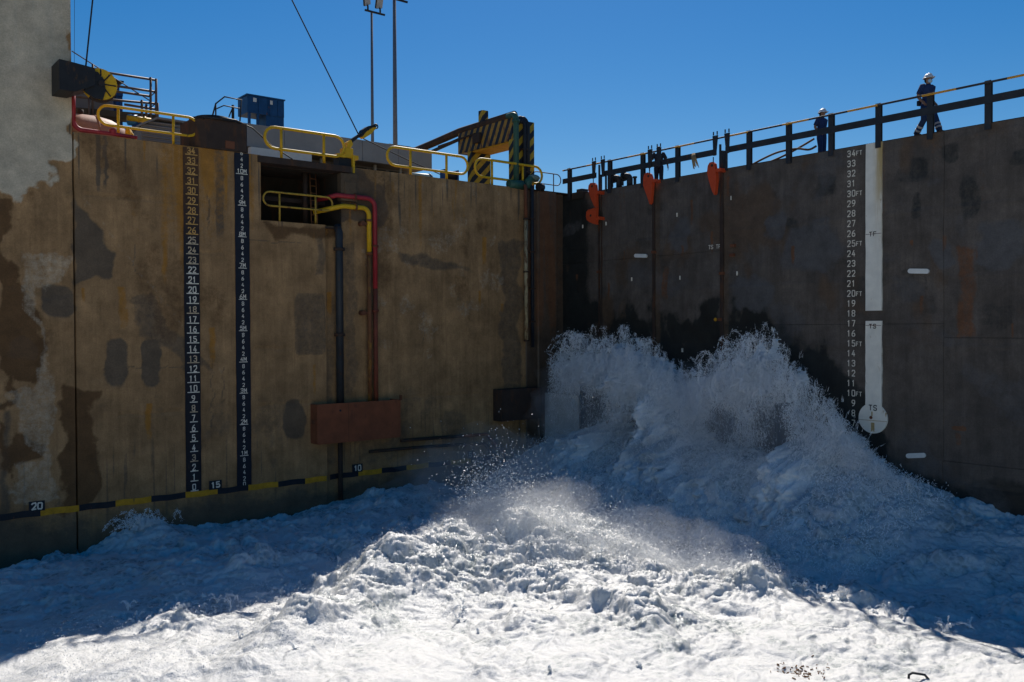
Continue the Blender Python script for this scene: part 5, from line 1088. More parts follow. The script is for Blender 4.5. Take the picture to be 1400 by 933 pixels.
# ------------------------------------------------------------------ water
def foam_material(name, foamcol, watercol, trans=0.25, rough=0.5, bump=0.5, bs=30.0, lace=True, sss=0.0, stretch=(1, 1, 1)):
    m = bpy.data.materials.new(name); n, l = nodes(m); b = n['Principled BSDF']; out = [q for q in n if q.type == 'OUTPUT_MATERIAL'][0]
    at = n.new('ShaderNodeAttribute'); at.attribute_name = 'foam'; tc = n.new('ShaderNodeTexCoord')
    nz = n.new('ShaderNodeTexNoise'); nz.inputs['Scale'].default_value = 4.0; nz.inputs['Detail'].default_value = 10; nz.inputs['Roughness'].default_value = 0.72; nz.inputs['Distortion'].default_value = 0.6
    mpg = n.new('ShaderNodeMapping'); mpg.inputs['Scale'].default_value = stretch; l.new(tc.outputs['Object'], mpg.inputs['Vector']); l.new(mpg.outputs[0], nz.inputs['Vector'])
    ma = n.new('ShaderNodeMath'); ma.operation = 'MULTIPLY_ADD'; l.new(nz.outputs['Fac'], ma.inputs[0]); ma.inputs[1].default_value = 1.1; ma.inputs[2].default_value = -0.55
    ad = n.new('ShaderNodeMath'); ad.operation = 'ADD'; ad.use_clamp = True; l.new(ma.outputs[0], ad.inputs[0]); l.new(at.outputs['Fac'], ad.inputs[1])
    vo = n.new('ShaderNodeTexVoronoi'); vo.feature = 'DISTANCE_TO_EDGE'; vo.inputs['Scale'].default_value = 5.5
    wv = n.new('ShaderNodeMix'); wv.data_type = 'VECTOR'; wv.inputs['Factor'].default_value = 0.16; l.new(tc.outputs['Object'], wv.inputs['A']); l.new(nz.outputs['Color'], wv.inputs['B']); l.new(wv.outputs['Result'], vo.inputs['Vector'])
    lr = n.new('ShaderNodeMapRange'); lr.inputs['From Min'].default_value = 0.02; lr.inputs['From Max'].default_value = 0.22; lr.inputs['To Min'].default_value = 0.3; lr.inputs['To Max'].default_value = -0.16; l.new(vo.outputs['Distance'], lr.inputs['Value'])
    a2 = n.new('ShaderNodeMath'); a2.operation = 'ADD'; a2.use_clamp = True; l.new(ad.outputs[0], a2.inputs[0]); a2.inputs[1].default_value = 0.0
    if lace: l.new(lr.outputs[0], a2.inputs[1])
    if sss: b.inputs['Subsurface Weight'].default_value = sss; b.inputs['Subsurface Radius'].default_value = (1.0, 1.0, 0.9); b.inputs['Subsurface Scale'].default_value = 0.06
    a2.use_clamp = True; ad.use_clamp = False
    gr = n.new('ShaderNodeMapRange'); gr.inputs['To Min'].default_value = max(0.12, rough-0.3); gr.inputs['To Max'].default_value = rough; l.new(a2.outputs[0], gr.inputs['Value']); l.new(gr.outputs[0], b.inputs['Roughness'])
    ad = a2
    mx = n.new('ShaderNodeMix'); mx.data_type = 'RGBA'; l.new(ad.outputs[0], mx.inputs['Factor']); mx.inputs['A'].default_value = (*watercol, 1); mx.inputs['B'].default_value = (*foamcol, 1)
    l.new(mx.outputs['Result'], b.inputs['Base Color']); b.inputs['Roughness'].default_value = rough; b.inputs['Specular IOR Level'].default_value = 0.5
    nb = n.new('ShaderNodeTexNoise'); nb.inputs['Scale'].default_value = bs; nb.inputs['Detail'].default_value = 6; nb.inputs['Roughness'].default_value = 0.65; l.new(mpg.outputs[0], nb.inputs['Vector'])
    bp = n.new('ShaderNodeBump'); bp.inputs['Strength'].default_value = bump; bp.inputs['Distance'].default_value = 0.03; l.new(nb.outputs['Fac'], bp.inputs['Height']); l.new(bp.outputs[0], b.inputs['Normal'])
    tr = n.new('ShaderNodeBsdfTranslucent'); l.new(mx.outputs['Result'], tr.inputs['Color']); ms_ = n.new('ShaderNodeMixShader'); ms_.inputs[0].default_value = trans
    l.new(b.outputs[0], ms_.inputs[1]); l.new(tr.outputs[0], ms_.inputs[2]); l.new(ms_.outputs[0], out.inputs['Surface'])
    return m
def gs2(x, y, cx, cy, sx, sy): return np.exp(-((x-cx)/sx)**2-((y-cy)/sy)**2)
def fronts(c, s_):
    f1 = np.interp(s_, [-5.6, -4.7, -3.6, -2.2, 0, 1.75], [-19.3, -18.8, -18.0, -16.6, -16.1, -15.4]); w1 = sstep(-5.8, -4.2, s_)*sstep(2.6, 1.2, s_)
    s2 = np.interp(c, [-22.5, -20, -17, -15.4], [2.7, 2.2, 1.9, 1.75]); w2 = sstep(-23, -21, c)*sstep(-15.2, -16.5, c)
    return f1, s2, w1, w2
def base_h(x, y):
    """standing shape of the flooding water: mound below the gate, crest of the meeting streams, run-off along both walls"""
    d = -x
    h = np.full(x.shape, -1.22)
    ys_ = sstep(-18.5, -13.0, y)*sstep(0.5, -1.5, y)
    h += 1.9*np.exp(-(np.maximum(d-0.8, 0)/3.0)**2)*ys_
    h += 1.1*np.exp(-(d/3.5)**2)*sstep(-27, -15, y)*(1-ys_)
    h += 0.75*gs2(x, y, -10.0, -8.6, 3.2, 2.6)+0.35*gs2(x, y, -13.4, -9.2, 2.2, 1.2)
    h += 0.4*gs2(x, y, -9.4, -1.2, 2.6, 1.6)+0.15*gs2(x, y, -6, -3, 3, 3)
    h += 0.42*gs2(x, y, -17.0, -0.3, 1.0, 1.3)-0.28*np.exp(-(y/1.5)**2)*sstep(-17.5, -19, x)-0.2*gs2(x, y, -13.6, -0.2, 1.2, 1.0)
    # the breaking front that faces the camera
    c = (x*0.777+y*0.629); s_ = (-x*0.629+y*0.777)      # c grows away from the camera, s_ grows to the left
    f1, s2, w1, w2 = fronts(c, s_)
    h += 0.3*sstep(-0.55, 0.6, c-f1+0.6*fbm(s_*0.9, c*0.5, 3))*w1*np.exp(-np.maximum(c-f1-0.4, 0)/3.5)
    h += 0.30*np.exp(-((s_-s2)/0.75)**2)*w2
    return h
def rough_at(x, y):
    c = (x*0.777+y*0.629)
    r = 0.75+0.45*gs2(x, y, -11.0, -8.8, 5, 3.2)+0.3*np.exp(-((x+4)/3)**2)*sstep(-18, -12, y)
    r *= 0.4+0.6*sstep(-21.0, -15.5, c+2.2*fbm(x*0.3+3, y*0.3, 2))
    s_ = (-x*0.629+y*0.777); f1, s2, w1, w2 = fronts(c, s_)
    r = r*(0.55+1.15*np.clip(0.5+0.8*fbm(x*0.5+50, y*0.5, 4), 0, 1.2)**1.5)+0.45*np.exp(-((c-f1)/0.8)**2)*w1+0.55*np.exp(-((s_-s2-0.1)/0.6)**2)*w2
    return np.clip(r, 0.14, 1.2)
def ridge(x, y, o=2): return 0.55-billow(x, y, o)
def water_shape(x, y):
    wx = x+0.3*fbm(x*0.9, y*0.9+9, 3); wy_ = y+0.3*fbm(x*0.9+21, y*0.9, 3)
    r = rough_at(x, y)
    h = base_h(x, y)+0.2*fbm(x*0.3+4, y*0.3, 3)*(0.5+r)
    b1 = billow(wx*0.8, wy_*0.8, 2); b2 = billow(wx*2.4+5, wy_*2.4, 2); g3 = fbm(wx*4.6+31, wy_*4.6, 3); b3 = billow(x*7.0, y*7.0+3, 2); g4 = ridge(x*13.0, y*13.0); g5 = perlin(x*31.0, y*31.0)
    fl = fbm(wx*1.5+2, wy_*1.5, 7, 0.6); h += r*(0.24*b1+0.105*fl+0.04*b2+0.02*g3+0.022*b3*(0.3+b2)+0.03*g4*(0.3+1.0*b2)+0.012*g5)
    h += 0.035*np.clip(1.1-r, 0, 1)*fbm(wx*1.6+8, wy_*1.6, 5, 0.55)
    lump = 0.3*b2+0.25*b3+0.2*b1+0.3*(0.5+0.5*fl)
    return h, r, lump
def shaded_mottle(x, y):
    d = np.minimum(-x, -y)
    s_ = sstep(9.0, 6.0, d)                  # band in the walls' shadow: foam coloured thinner and darker there
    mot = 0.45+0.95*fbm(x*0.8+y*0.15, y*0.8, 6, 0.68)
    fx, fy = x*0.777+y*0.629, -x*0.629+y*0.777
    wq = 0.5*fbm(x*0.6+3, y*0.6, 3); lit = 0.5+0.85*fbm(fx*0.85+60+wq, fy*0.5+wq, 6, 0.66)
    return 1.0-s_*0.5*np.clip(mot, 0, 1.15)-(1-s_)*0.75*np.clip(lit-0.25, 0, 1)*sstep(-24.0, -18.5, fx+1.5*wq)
st = 0.0297
gxs = np.arange(-25.6, 0.06, st); gys = np.arange(-26.5, 0.32, st)
cx, cy = np.meshgrid(gxs, gys, indexing='ij')
dd = np.stack([cx-CAM[0], cy-CAM[1], np.full(cx.shape, -1.0-CAM[2])], -1); w_ = dd@cf; uu = 700+FPX*(dd@cr)/np.maximum(w_, .1); vv = 466.5-FPX*(dd@cu)/np.maximum(w_, .1)
keep = (w_ > 2) & (uu > -150) & (uu < 1550) & (vv < 990)
vid = np.full(cx.shape, -1, dtype=np.int64)
kq = keep[:-1, :-1] & keep[1:, :-1] & keep[1:, 1:] & keep[:-1, 1:]
vk = np.zeros(cx.shape, bool); vk[:-1, :-1] |= kq; vk[1:, :-1] |= kq; vk[1:, 1:] |= kq; vk[:-1, 1:] |= kq
vid[vk] = np.arange(vk.sum()); xx, yy = cx[vk], cy[vk]
hh, rr, lump = water_shape(xx, yy)
# heaped foam leans: push points sideways along the slope so that lumps overhang a little
H2 = np.zeros(cx.shape); H2[vk] = hh; ggx = np.zeros(cx.shape); ggy = np.zeros(cx.shape)
ggx[1:-1] = (H2[2:]-H2[:-2])/(2*st); ggy[:, 1:-1] = (H2[:, 2:]-H2[:, :-2])/(2*st)
gg = np.hypot(ggx, ggy); lim = np.minimum(1, 1.2/np.maximum(gg, 1e-6))
ox = -(ggx*lim)[vk]*0.022*rr; oy = -(ggy*lim)[vk]*0.022*rr
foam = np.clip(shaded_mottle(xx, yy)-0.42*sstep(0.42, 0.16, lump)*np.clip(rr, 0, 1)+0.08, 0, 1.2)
sed = sstep(0.55, 0.8, fbm(xx*0.9+13, yy*0.9+2, 4))*sstep(-17.5, -19.5, xx*0.777+yy*0.629)
q = np.stack([vid[:-1, :-1], vid[1:, :-1], vid[1:, 1:], vid[:-1, 1:]], -1)[kq]
M['foam'] = foam_material('churned_foam', (0.73, 0.73, 0.715), (0.29, 0.34, 0.34), 0.06, rough=0.42, sss=0.4, bump=0.7, bs=24.0)
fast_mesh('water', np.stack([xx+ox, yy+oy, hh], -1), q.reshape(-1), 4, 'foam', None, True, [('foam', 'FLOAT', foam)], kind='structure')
# the rest of the flooded dock, coarser and a hand lower
ax_ = np.concatenate([np.arange(-90, -27, 0.9), np.arange(-27, 0.1, 0.16)]); ay_ = np.concatenate([np.arange(-60, -28, 0.9), np.arange(-28, 0.3, 0.16)]); cx2, cy2 = np.meshgrid(ax_, ay_, indexing='ij')
dd = np.stack([cx2-CAM[0], cy2-CAM[1], np.full(cx2.shape, -1.0-CAM[2])], -1); w_ = dd@cf; uu = 700+FPX*(dd@cr)/np.maximum(w_, .1); vv = 466.5-FPX*(dd@cu)/np.maximum(w_, .1)
ins_ = (w_ > 2) & (uu > -125) & (uu < 1525) & (vv < 970)
h2, r2_, l2_ = water_shape(cx2, cy2); h2 = h2-0.02-0.8*ins_
id2 = np.arange(cx2.size).reshape(cx2.shape); q2 = np.stack([id2[:-1, :-1], id2[1:, :-1], id2[1:, 1:], id2[:-1, 1:]], -1)
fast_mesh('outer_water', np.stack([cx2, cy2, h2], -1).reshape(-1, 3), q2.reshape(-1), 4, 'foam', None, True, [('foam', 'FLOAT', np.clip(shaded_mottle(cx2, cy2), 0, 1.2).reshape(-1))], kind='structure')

# ------------------------------------------------------------------ spray
def streaks(name, P, V, L, Wd, m, label, cat='spray'):
    """droplets and threads of thrown water: slim tetrahedra lying along their flight"""
    n = len(P); t = V/np.maximum(np.linalg.norm(V, axis=1, keepdims=True), 1e-6)
    a = np.cross(t, rng.normal(size=(n, 3))); a /= np.maximum(np.linalg.norm(a, axis=1, keepdims=True), 1e-6); b = np.cross(t, a)
    L = L[:, None]; Wd = Wd[:, None]
    v = np.stack([P+t*L*0.6, P-t*L*0.4+a*Wd, P-t*L*0.4+(-0.5*a+0.87*b)*Wd, P-t*L*0.4+(-0.5*a-0.87*b)*Wd], 1).reshape(-1, 3)
    f = (np.arange(n)[:, None, None]*4+np.array([[0, 1, 2], [0, 2, 3], [0, 3, 1], [1, 3, 2]])[None]).reshape(-1)
    o = fast_mesh(name, v, f, 3, m, None, False, kind='stuff'); o['label'] = label; o['category'] = cat; return o
M['spray'] = foam_material('thrown_spray', (0.94, 0.945, 0.945), (0.94, 0.945, 0.945), 0.12, 0.6, 0.0)
# silhouette of the burst, metres above datum along the gate
SY = np.array([-16.2, -15.2, -14.3, -13.6, -12.6, -11.8, -11.0, -10.2, -9.6, -8.6, -7.9, -7.0, -6.1, -5.0, -3.9, -3.0, -2.2, -1.6, -1.1, -0.8, -0.5])
SH = np.array([0.3, 0.6, 1.0, 1.6, 2.6, 3.4, 4.3, 4.45, 4.2, 3.6, 3.15, 3.2, 3.7, 4.2, 4.4, 4.35, 4.3, 4.2, 4.0, 3.8, 3.4])
def sil(y): return np.interp(y, SY, SH)*(1+0.10*fbm(np.asarray(y)*1.3+5, np.asarray(y)*0+2, 3))
holes = [(772, 570, 26, 34, .8), (815, 556, 24, 20, .93), (868, 588, 20, 32, .8), (988, 584, 26, 28, .95), (1046, 588, 20, 34, .7), (1061, 612, 12, 52, .98), (1110, 560, 22, 20, .45), (797, 562, 9, 50, .95)]
def jets(njet, nper, seed):
    r = np.random.default_rng(seed)
    y0 = r.uniform(-15.0, -0.6, njet); clump = 0.5+0.5*perlin(y0*0.9, y0*0+seed); keep_ = r.uniform(size=njet) < (0.35+0.65*clump); y0 = y0[keep_]; njet = len(y0)
    x0 = r.uniform(-1.5, -0.25, njet); z0 = r.uniform(-0.3, 1.0, njet)*np.minimum(1, sil(y0)/2)
    hj = np.maximum(sil(y0)*r.beta(3.2, 1.3, njet)*1.04-z0, 0.15); vz = np.sqrt(2*9.81*hj)
    vx = -np.abs(r.normal(0.3, 0.8, njet)); vy = r.normal(0, 0.55, njet)+np.where(y0 < -11.5, -0.9*r.uniform(0, 1, njet), 0)
    T = 2*vz/9.81
    k = np.repeat(np.arange(njet), nper); n = len(k)
    t = T[k]*r.beta(1.6, 1.5, n)*0.93
    sp = 0.04+0.22*(t/np.maximum(T[k], .1)); jit = r.normal(size=(n, 3))*sp[:, None]*np.array([1, 1, 0.8])
    P = np.stack([x0[k]+vx[k]*t, y0[k]+vy[k]*t, z0[k]+vz[k]*t-4.905*t*t], -1)+jit
    V = np.stack([vx[k], vy[k], vz[k]-9.81*t], -1)+r.normal(size=(n, 3))*1.1
    return P, V
P, V = jets(950, 185, 3)
# separate threads that stand out of the cloud
r = np.random.default_rng(21); nj, npj = 620, 110
y0 = r.uniform(-13.6, -0.8, nj); x0 = r.uniform(-1.6, -0.3, nj); hj = np.maximum(sil(y0)*r.uniform(.72, 1.14, nj), .4); vz = np.sqrt(2*9.81*hj); vx = -np.abs(r.normal(.3, .5, nj))
vy = r.normal(0, .5, nj)+np.where((y0 < -10) & (r.uniform(size=nj) < .5), -1.3, 0); k = np.repeat(np.arange(nj), npj); t = vz[k]/9.81*r.uniform(.5, 1.35, len(k))
Pt = np.stack([x0[k]+vx[k]*t, y0[k]+vy[k]*t, vz[k]*t-4.905*t*t], -1)+r.normal(size=(len(k), 3))*(0.012+0.09*r.uniform(size=(len(k), 1))**2); Vt = np.stack([vx[k], vy[k], vz[k]-9.81*t], -1)+r.normal(size=(len(k), 3))*.4
P = np.concatenate([P, Pt]); V = np.concatenate([V, Vt])
okp = (P[:, 0] < -0.12) & (P[:, 2] < sil(P[:, 1]+(-P[:, 0]-1.5)*0.4)*1.12+0.2)
d_ = P-CAM; wd = d_@cf; pu = 700+FPX*(d_@cr)/wd; pv = 466.5-FPX*(d_@cu)/wd
# gaps where the jets part and the gate shows: they open round the culvert mouths and plates
for (hu, hv, ru, rv, k_) in holes:
    c0 = gx(hu, hv, -1.2); yw = ru/36.0; zw = rv/37.0
    near = np.exp(-np.maximum(((P[:, 1]-c0[1]-(P[:, 0]+1.2)*0.81)/yw)**2+((P[:, 2]-c0[2])/zw)**2+0.7*fbm(P[:, 1]*2.1+hu, P[:, 2]*2.1, 3), 0)**2)
    okp &= rng.uniform(size=len(P)) > k_*near
okp &= (P[:, 1] < 1.15+1.15*P[:, 0]+rng.normal(0, .1, len(P))) | (P[:, 2] < 0.7)
P, V = P[okp], V[okp]; n = len(P)
fine = rng.uniform(size=n)
streaks('spray_burst', P, V, np.where(fine < .8, rng.uniform(.015, .07, n), rng.uniform(.06, .2, n)), np.where(fine < .8, rng.uniform(.004, .012, n), rng.uniform(.004, .009, n)), 'spray', 'white burst of spray shooting up in front of the dark dock gate')
print('spray', n)
# the dense heart of the burst: a sheet of white water whose bulge follows the jets, open where the gate shows through
st2 = 0.029
cy_, cz_ = np.meshgrid(np.arange(-16.4, -0.25, st2), np.arange(-0.6, 4.6, st2), indexing='ij')
cen = -2.6-0.62*(cy_+8)*0                       # fan the streaks outwards from below
wyv = cy_+0.25*fbm(cy_*0.9, cz_*0.9, 3)
top_ = sil(wyv)*0.97-0.45*sstep(-9.8, -12.0, cy_)+0.35*fbm(wyv*1.1, cz_*0+3, 3)+0.25*fbm(wyv*4.0, cz_*0.5, 3)
T_ = 1.9*np.clip((top_-cz_)/1.7, -0.5, 1.0)**1 + 0.9*np.clip(1.4-cz_, 0, 2)
T_ -= 0.6*sstep(-1.2, -0.3, cy_)*0
for (hu, hv, ru, rv, k_) in holes:
    c0 = gx(hu, hv, -0.9); e_ = ((cy_-c0[1])/(ru/33.0))**2+((cz_-c0[2])/(rv/34.0))**2+0.5*fbm(cy_*2.2, cz_*2.2, 3)
    T_ = np.where(e_ < 4, T_-(5.0 if rv > 50 else 3.2)*k_*np.exp(-np.maximum(e_*0.45, 0)**1.5*0.8), T_)
sx_ = cy_*1.7+0.5*fbm(cy_*1.2+3, cz_*0.6, 3); sz_ = cz_*0.75
T_ += (0.6*billow(sx_, sz_, 2)+0.26*billow(sx_*2.3+4, sz_*2.6, 2)+0.09*billow(sx_*5.5, sz_*7, 2)+0.10*billow(cy_*9+0.6*sx_, cz_*4.5, 2)+0.10*fbm(cy_*15, cz_*8, 3))-0.25
T_ -= 3.0*sstep(-13.6, -15.4, cy_+0.5*fbm(cz_*1.5, cy_*0.5, 3))
T_ = np.minimum(T_, (1.0-cy_)/1.15-0.15+0.15*fbm(cz_*3, cy_*3, 2)+3.5*sstep(1.5, -0.3, cz_)**2)
okq = T_ > 0.12
kq2 = okq[:-1, :-1] & okq[1:, :-1] & okq[1:, 1:] & okq[:-1, 1:]
id3 = np.arange(cy_.size).reshape(cy_.shape); q3 = np.stack([id3[:-1, :-1], id3[1:, :-1], id3[1:, 1:], id3[:-1, 1:]], -1)[kq2]
us_, inv_ = np.unique(q3.reshape(-1), return_inverse=True); vv3 = np.stack([-T_-0.05, cy_, cz_], -1).reshape(-1, 3)[us_]
M['burst'] = foam_material('dense_spray', (0.94, 0.945, 0.94), (0.42, 0.48, 0.53), 0.04, 0.7, 1.0, 22.0, lace=False, stretch=(1.0, 1.0, 0.38))
o = fast_mesh('burst_heart', vv3, inv_, 4, 'burst', None, True, [('foam', 'FLOAT', (0.62+0.75*fbm(sx_*1.6+9, sz_*1.1, 4)+0.25*sstep(1.2, 2.4, cz_)).reshape(-1)[us_])], kind='stuff'); o['label'] = 'milky dense heart of the water bursting from the dock gate'; o['category'] = 'spray'
# ropes and threads of water in front of the heart
r = np.random.default_rng(61); no = 1500; yo = r.uniform(-13.8, -0.9, no); zo = r.uniform(0.1, 1.0, no)**0.8*sil(yo)*0.92
iy = np.clip(((yo+16.4)/st2).astype(int), 0, cy_.shape[0]-1); iz = np.clip(((zo+0.6)/st2).astype(int), 0, cy_.shape[1]-1); To = np.maximum(T_[iy, iz], 0.3)
ce = np.array([-11.0, -3.6])[(np.abs(yo+11.0) > np.abs(yo+3.6)).astype(int)]; vy_ = (yo-ce)*0.55+r.normal(0, .5, no); vz_ = r.normal(1.2, 1.6, no); vx_ = -np.abs(r.normal(0, .7, no)); k = np.repeat(np.arange(no), 24); t = r.uniform(-0.5, 0.5, len(k))*r.uniform(.25, .7, no)[k]
Pr = np.stack([-To[k]-0.06-r.exponential(.06, no)[k]+vx_[k]*np.abs(t)*0.4, yo[k]+vy_[k]*t, zo[k]+vz_[k]*t-4.9*t*t], -1)+r.normal(size=(len(k), 3))*0.025; Vr = np.stack([vx_[k]*.3, vy_[k], vz_[k]-9.8*t], -1)
kp = np.ones(len(Pr), bool)
for (hu, hv, ru, rv, k_) in holes:
    c0 = gx(hu, hv, -1.2); kp &= r.uniform(size=len(Pr)) > 0.95*k_*np.exp(-(((Pr[:, 1]-c0[1]-(Pr[:, 0]+1.2)*0.81)/(ru/36))**2+((Pr[:, 2]-c0[2])/(rv/37))**2)**2)
Pr, Vr = Pr[kp], Vr[kp]; n = len(Pr)
streaks('spray_threads', Pr, Vr, r.uniform(.05, .22, n), r.uniform(.003, .009, n), 'spray', 'torn ropes and threads of white water in front of the burst')
# boiling skin over the mounds: short tufts that break up the water's outline
def tufts(n, fn, seed, vz, spread):
    r = np.random.default_rng(seed); x, y = fn(r, n); h, rgh, lp = water_shape(x, y)
    vzz = np.abs(r.normal(0, vz, len(x))); t = r.uniform(0, 1, len(x))
    P = np.stack([x, y, h+vzz*t*0.5-0.02], -1)+r.normal(size=(len(x), 3))*spread*np.array([1, 1, 0.4])
    V = np.stack([r.normal(0, .8, len(x)), r.normal(0, .8, len(x)), vzz*2], -1); return P, V
def f1(r, n): return r.uniform(-5.5, -0.2, n), r.uniform(-16.2, -0.4, n)
P, V = tufts(26000, f1, 11, 0.45, 0.06); n = len(P)
streaks('boiling_spray', P, V, rng.uniform(.02, .1, n), rng.uniform(.005, .016, n), 'spray', 'low boiling spray over the white water at the foot of the gate')
def f2(r, n):
    a = r.uniform(size=n); x = np.where(a < .6, r.normal(-9.8, 2.4, n), r.uniform(-22, -8, n)); y = np.where(a < .6, r.normal(-8.6, 1.5, n), r.uniform(-12, -7, n)); return x, y
P, V = tufts(44000, f2, 12, 0.32, 0.07)
def f3(r, n):
    a = r.uniform(size=n)**0.8; x = -10.6+a*3.4+r.normal(0, .55, n); y = -8.3-a*6.6+r.normal(0, .6, n); return x, y
Pm, Vm = tufts(46000, f3, 13, 0.1, 0.05); r = np.random.default_rng(14); Pm[:, 2] += r.exponential(0.3, len(Pm))*np.clip(1.25-0.13*np.abs(Pm[:, 1]+8.5), .25, 1.2)
P = np.concatenate([P, Pm]); V = np.concatenate([V, Vm])
# the droplets flung high over the crest
r = np.random.default_rng(5); nd = 3800
c1 = np.array([-10.5, -7.9, 0.0]); c1[:2] = wy(668, 665, -7.9)[:2]; a = r.normal(size=(nd, 3))*np.array([0.75, 0.5, 0.0]); z = np.abs(r.normal(0, 0.75, nd))-0.1; big = r.uniform(size=nd) < 0.3
Pd = c1+a*(0.5+0.4*z[:, None].clip(0, 2)); Pd[:, 2] = z; Vd = np.stack([r.normal(0, 1, nd), r.normal(0, 1, nd), r.normal(0.4, 1, nd)], -1)
P = np.concatenate([P, Pd]); V = np.concatenate([V, Vd]); n = len(P); Ls, Ws = rng.uniform(.01, .04, n), rng.uniform(.003, .010, n); Ls[-nd:] = np.where(big, r.uniform(.03, .06, nd), Ls[-nd:]); Ws[-nd:] = np.where(big, r.uniform(.010, .018, nd), Ws[-nd:])
streaks('crest_spray', P, V, Ls, Ws, 'spray', 'sunlit droplets flung up over the crest where the streams meet')
r = np.random.default_rng(41); nm = 230; Pm_ = []; Vm_ = []
for k in range(nm):
    if k < 130: x0 = r.uniform(-20, -7.2); y0 = -8.1+r.normal(0, .35)-0.9*(x0 > -9)*(x0+9)
    else: x0 = r.normal(-11.5, 3.2); y0 = r.normal(-10.5, 2.4)
    if k % 3 == 0: a = r.uniform(); x0 = -7.4+r.normal(0, .3); y0 = -9.5-a*10
    z0 = float(water_shape(np.array([x0]), np.array([y0]))[0][0]); nl = r.integers(3, 8); sc_ = r.uniform(.5, 1.0)**2
    for q_ in range(nl):
        v0 = np.array([r.normal(0, .55), r.normal(0, .55), r.uniform(.8, 2.6)])*sc_; tt = np.sort(r.uniform(0.02, 1.0, 26))*v0[2]/9.81*1.5
        Pm_.append(np.stack([x0+v0[0]*tt, y0+v0[1]*tt, z0+v0[2]*tt-4.905*tt*tt], -1)+r.normal(size=(26, 3))*0.008); Vm_.append(np.stack([np.full(26, v0[0]), np.full(26, v0[1]), v0[2]-9.81*tt], -1))
Pm_ = np.concatenate(Pm_); Vm_ = np.concatenate(Vm_); n = len(Pm_)
streaks('small_splashes', Pm_, Vm_, r.uniform(.02, .08, n), r.uniform(.004, .013, n), 'spray', 'little crown splashes tossed up from the sunlit foam')
# splash against the concrete wall at the left
r = np.random.default_rng(9); nj = 60; x0 = r.normal(-17.1, .28, nj); vz = r.uniform(1.0, 3.6, nj); vx = r.normal(-.7, .9, nj); vy = -np.abs(r.normal(.4, .4, nj)); k = np.repeat(np.arange(nj), 90); t = r.uniform(0, 1, len(k))*vz[k]/9.81*1.8
P = np.stack([x0[k]+vx[k]*t, -.25+vy[k]*t, -.95+vz[k]*t-4.905*t*t], -1)+r.normal(size=(len(k), 3))*0.025; V = np.stack([vx[k], vy[k], vz[k]-9.81*t], -1)
streaks('wall_splash', P, V, r.uniform(.015, .06, len(k)), r.uniform(.004, .011, len(k)), 'spray', 'small splash jumping up the concrete wall below the yellow band')

# drifting mist: closed ragged bodies of fine droplets
def mist(name, lumps, dens, label):
    b = MB(); bm = bmesh.new()
    for (c, rr_) in lumps:
        b2 = bmesh.new(); bmesh.ops.create_icosphere(b2, subdivisions=4, radius=1.0)
        co = np.array([v.co for v in b2.verts]); q_ = co*np.array(rr_)
        f_ = 1+0.30*fbm(q_[:, 0]*0.9+q_[:, 2]*0.7+c[1], q_[:, 1]*0.9+c[0], 4)+0.18*fbm(q_[:, 2]*1.9+3, q_[:, 1]*1.9+q_[:, 0], 3)
        q_ = q_*f_[:, None]+np.array(c); b2.verts.index_update()
        b.add(q_, [[v.index for v in f.verts] for f in b2.faces], True); b2.free()
    bm.free()
    m = bpy.data.materials.new(name); n, l = nodes(m); n.clear(); o_ = n.new('ShaderNodeOutputMaterial'); pv = n.new('ShaderNodeVolumePrincipled')
    pv.inputs['Color'].default_value = (0.97, 0.975, 0.98, 1); pv.inputs['Density'].default_value = dens; pv.inputs['Anisotropy'].default_value = 0.2; l.new(pv.outputs[0], o_.inputs['Volume'])
    o = b.build(name, m, kind='stuff'); o['label'] = label; o['category'] = 'mist'; return o
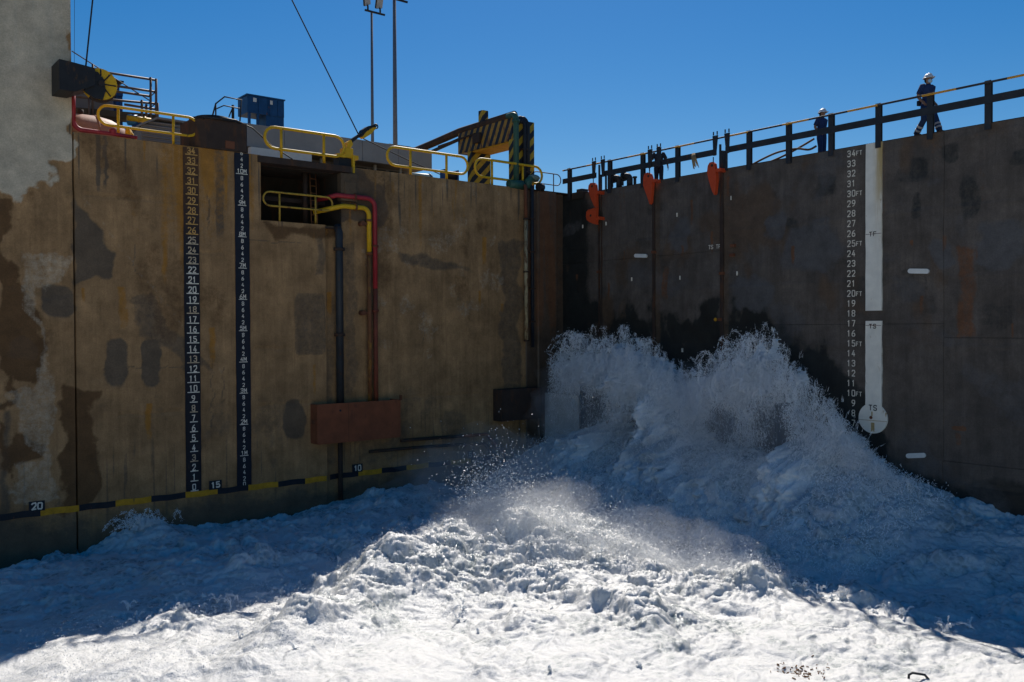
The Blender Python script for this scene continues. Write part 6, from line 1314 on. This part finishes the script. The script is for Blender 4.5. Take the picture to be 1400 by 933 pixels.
mist('spray_mist', [((-2.0, -3.2, 1.9), (1.7, 2.3, 1.9)), ((-1.5, -3.4, 3.1), (1.0, 2.3, 1.0))], 0.13, 'soft white mist hanging round the left peak of the burst')
mist('spray_mist', [((-2.3, -10.3, 1.8), (1.8, 2.6, 2.0)), ((-1.5, -10.3, 3.1), (1.0, 1.9, 1.1))], 0.13, 'soft white mist hanging round the right peak of the burst')
mist('spray_mist', [((-6.6, -3.0, 0.0), (3.4, 2.2, 1.3))], 0.14, 'thin mist drifting low in the corner over the end of the banded stripe')
mist('spray_mist', [((-9.6, -8.6, -0.1), (2.6, 1.6, 0.75))], 0.13, 'bright sunlit mist over the crest where the streams meet')
mist('spray_mist', [((-7.8, -12.2, -0.5), (1.2, 3.2, 0.7))], 0.09, 'pale mist along the shadow edge right of the crest')
S.cycles.volume_bounces = 4

# ------------------------------------------------------------------ debris afloat
def hsurf(x, y): return float(water_shape(np.array([x]), np.array([y]))[0][0])
p = lv(1256, 922, -1.15); z = hsurf(p[0], p[1])
t = thing('bent_pipe', 'black bent pipe end sticking out of the foam near the lower right', 'pipe', (p[0], p[1], z))
dirx = np.array([0.629, -0.777, 0])
q0 = np.array([p[0], p[1], z]); MB().tube([q0-dirx*0.17+np.array([0, 0, -.1]), q0-dirx*0.16+np.array([0, 0, .05]), q0-dirx*0.1+np.array([0, 0, .09]), q0+dirx*0.1+np.array([0, 0, .07]), q0+dirx*0.2+np.array([0, 0, -.05])], 0.022, 8).build('pipe_run', 'black', t)
p = lv(1095, 911, -1.2); b = MB(); r = random.Random(4)
for k in range(70):
    x = p[0]+r.gauss(0, .28); y = p[1]+r.gauss(0, .2); z = hsurf(x, y)+.01; a = r.uniform(0, 6.28); ln = r.uniform(.02, .07); b.tube([(x, y, z), (x+ln*math.cos(a), y+ln*math.sin(a), z+r.uniform(-.01, .02))], r.uniform(.006, .014), 4)
o = b.build('floating_debris', 'debris', kind='stuff'); o['label'] = 'scattered brown twigs floating on the foam near the lower edge'; o['category'] = 'debris'

print('tris', sum(len(o.data.loops)-2*len(o.data.polygons) for o in S.objects if o.type == 'MESH'), len(S.objects))
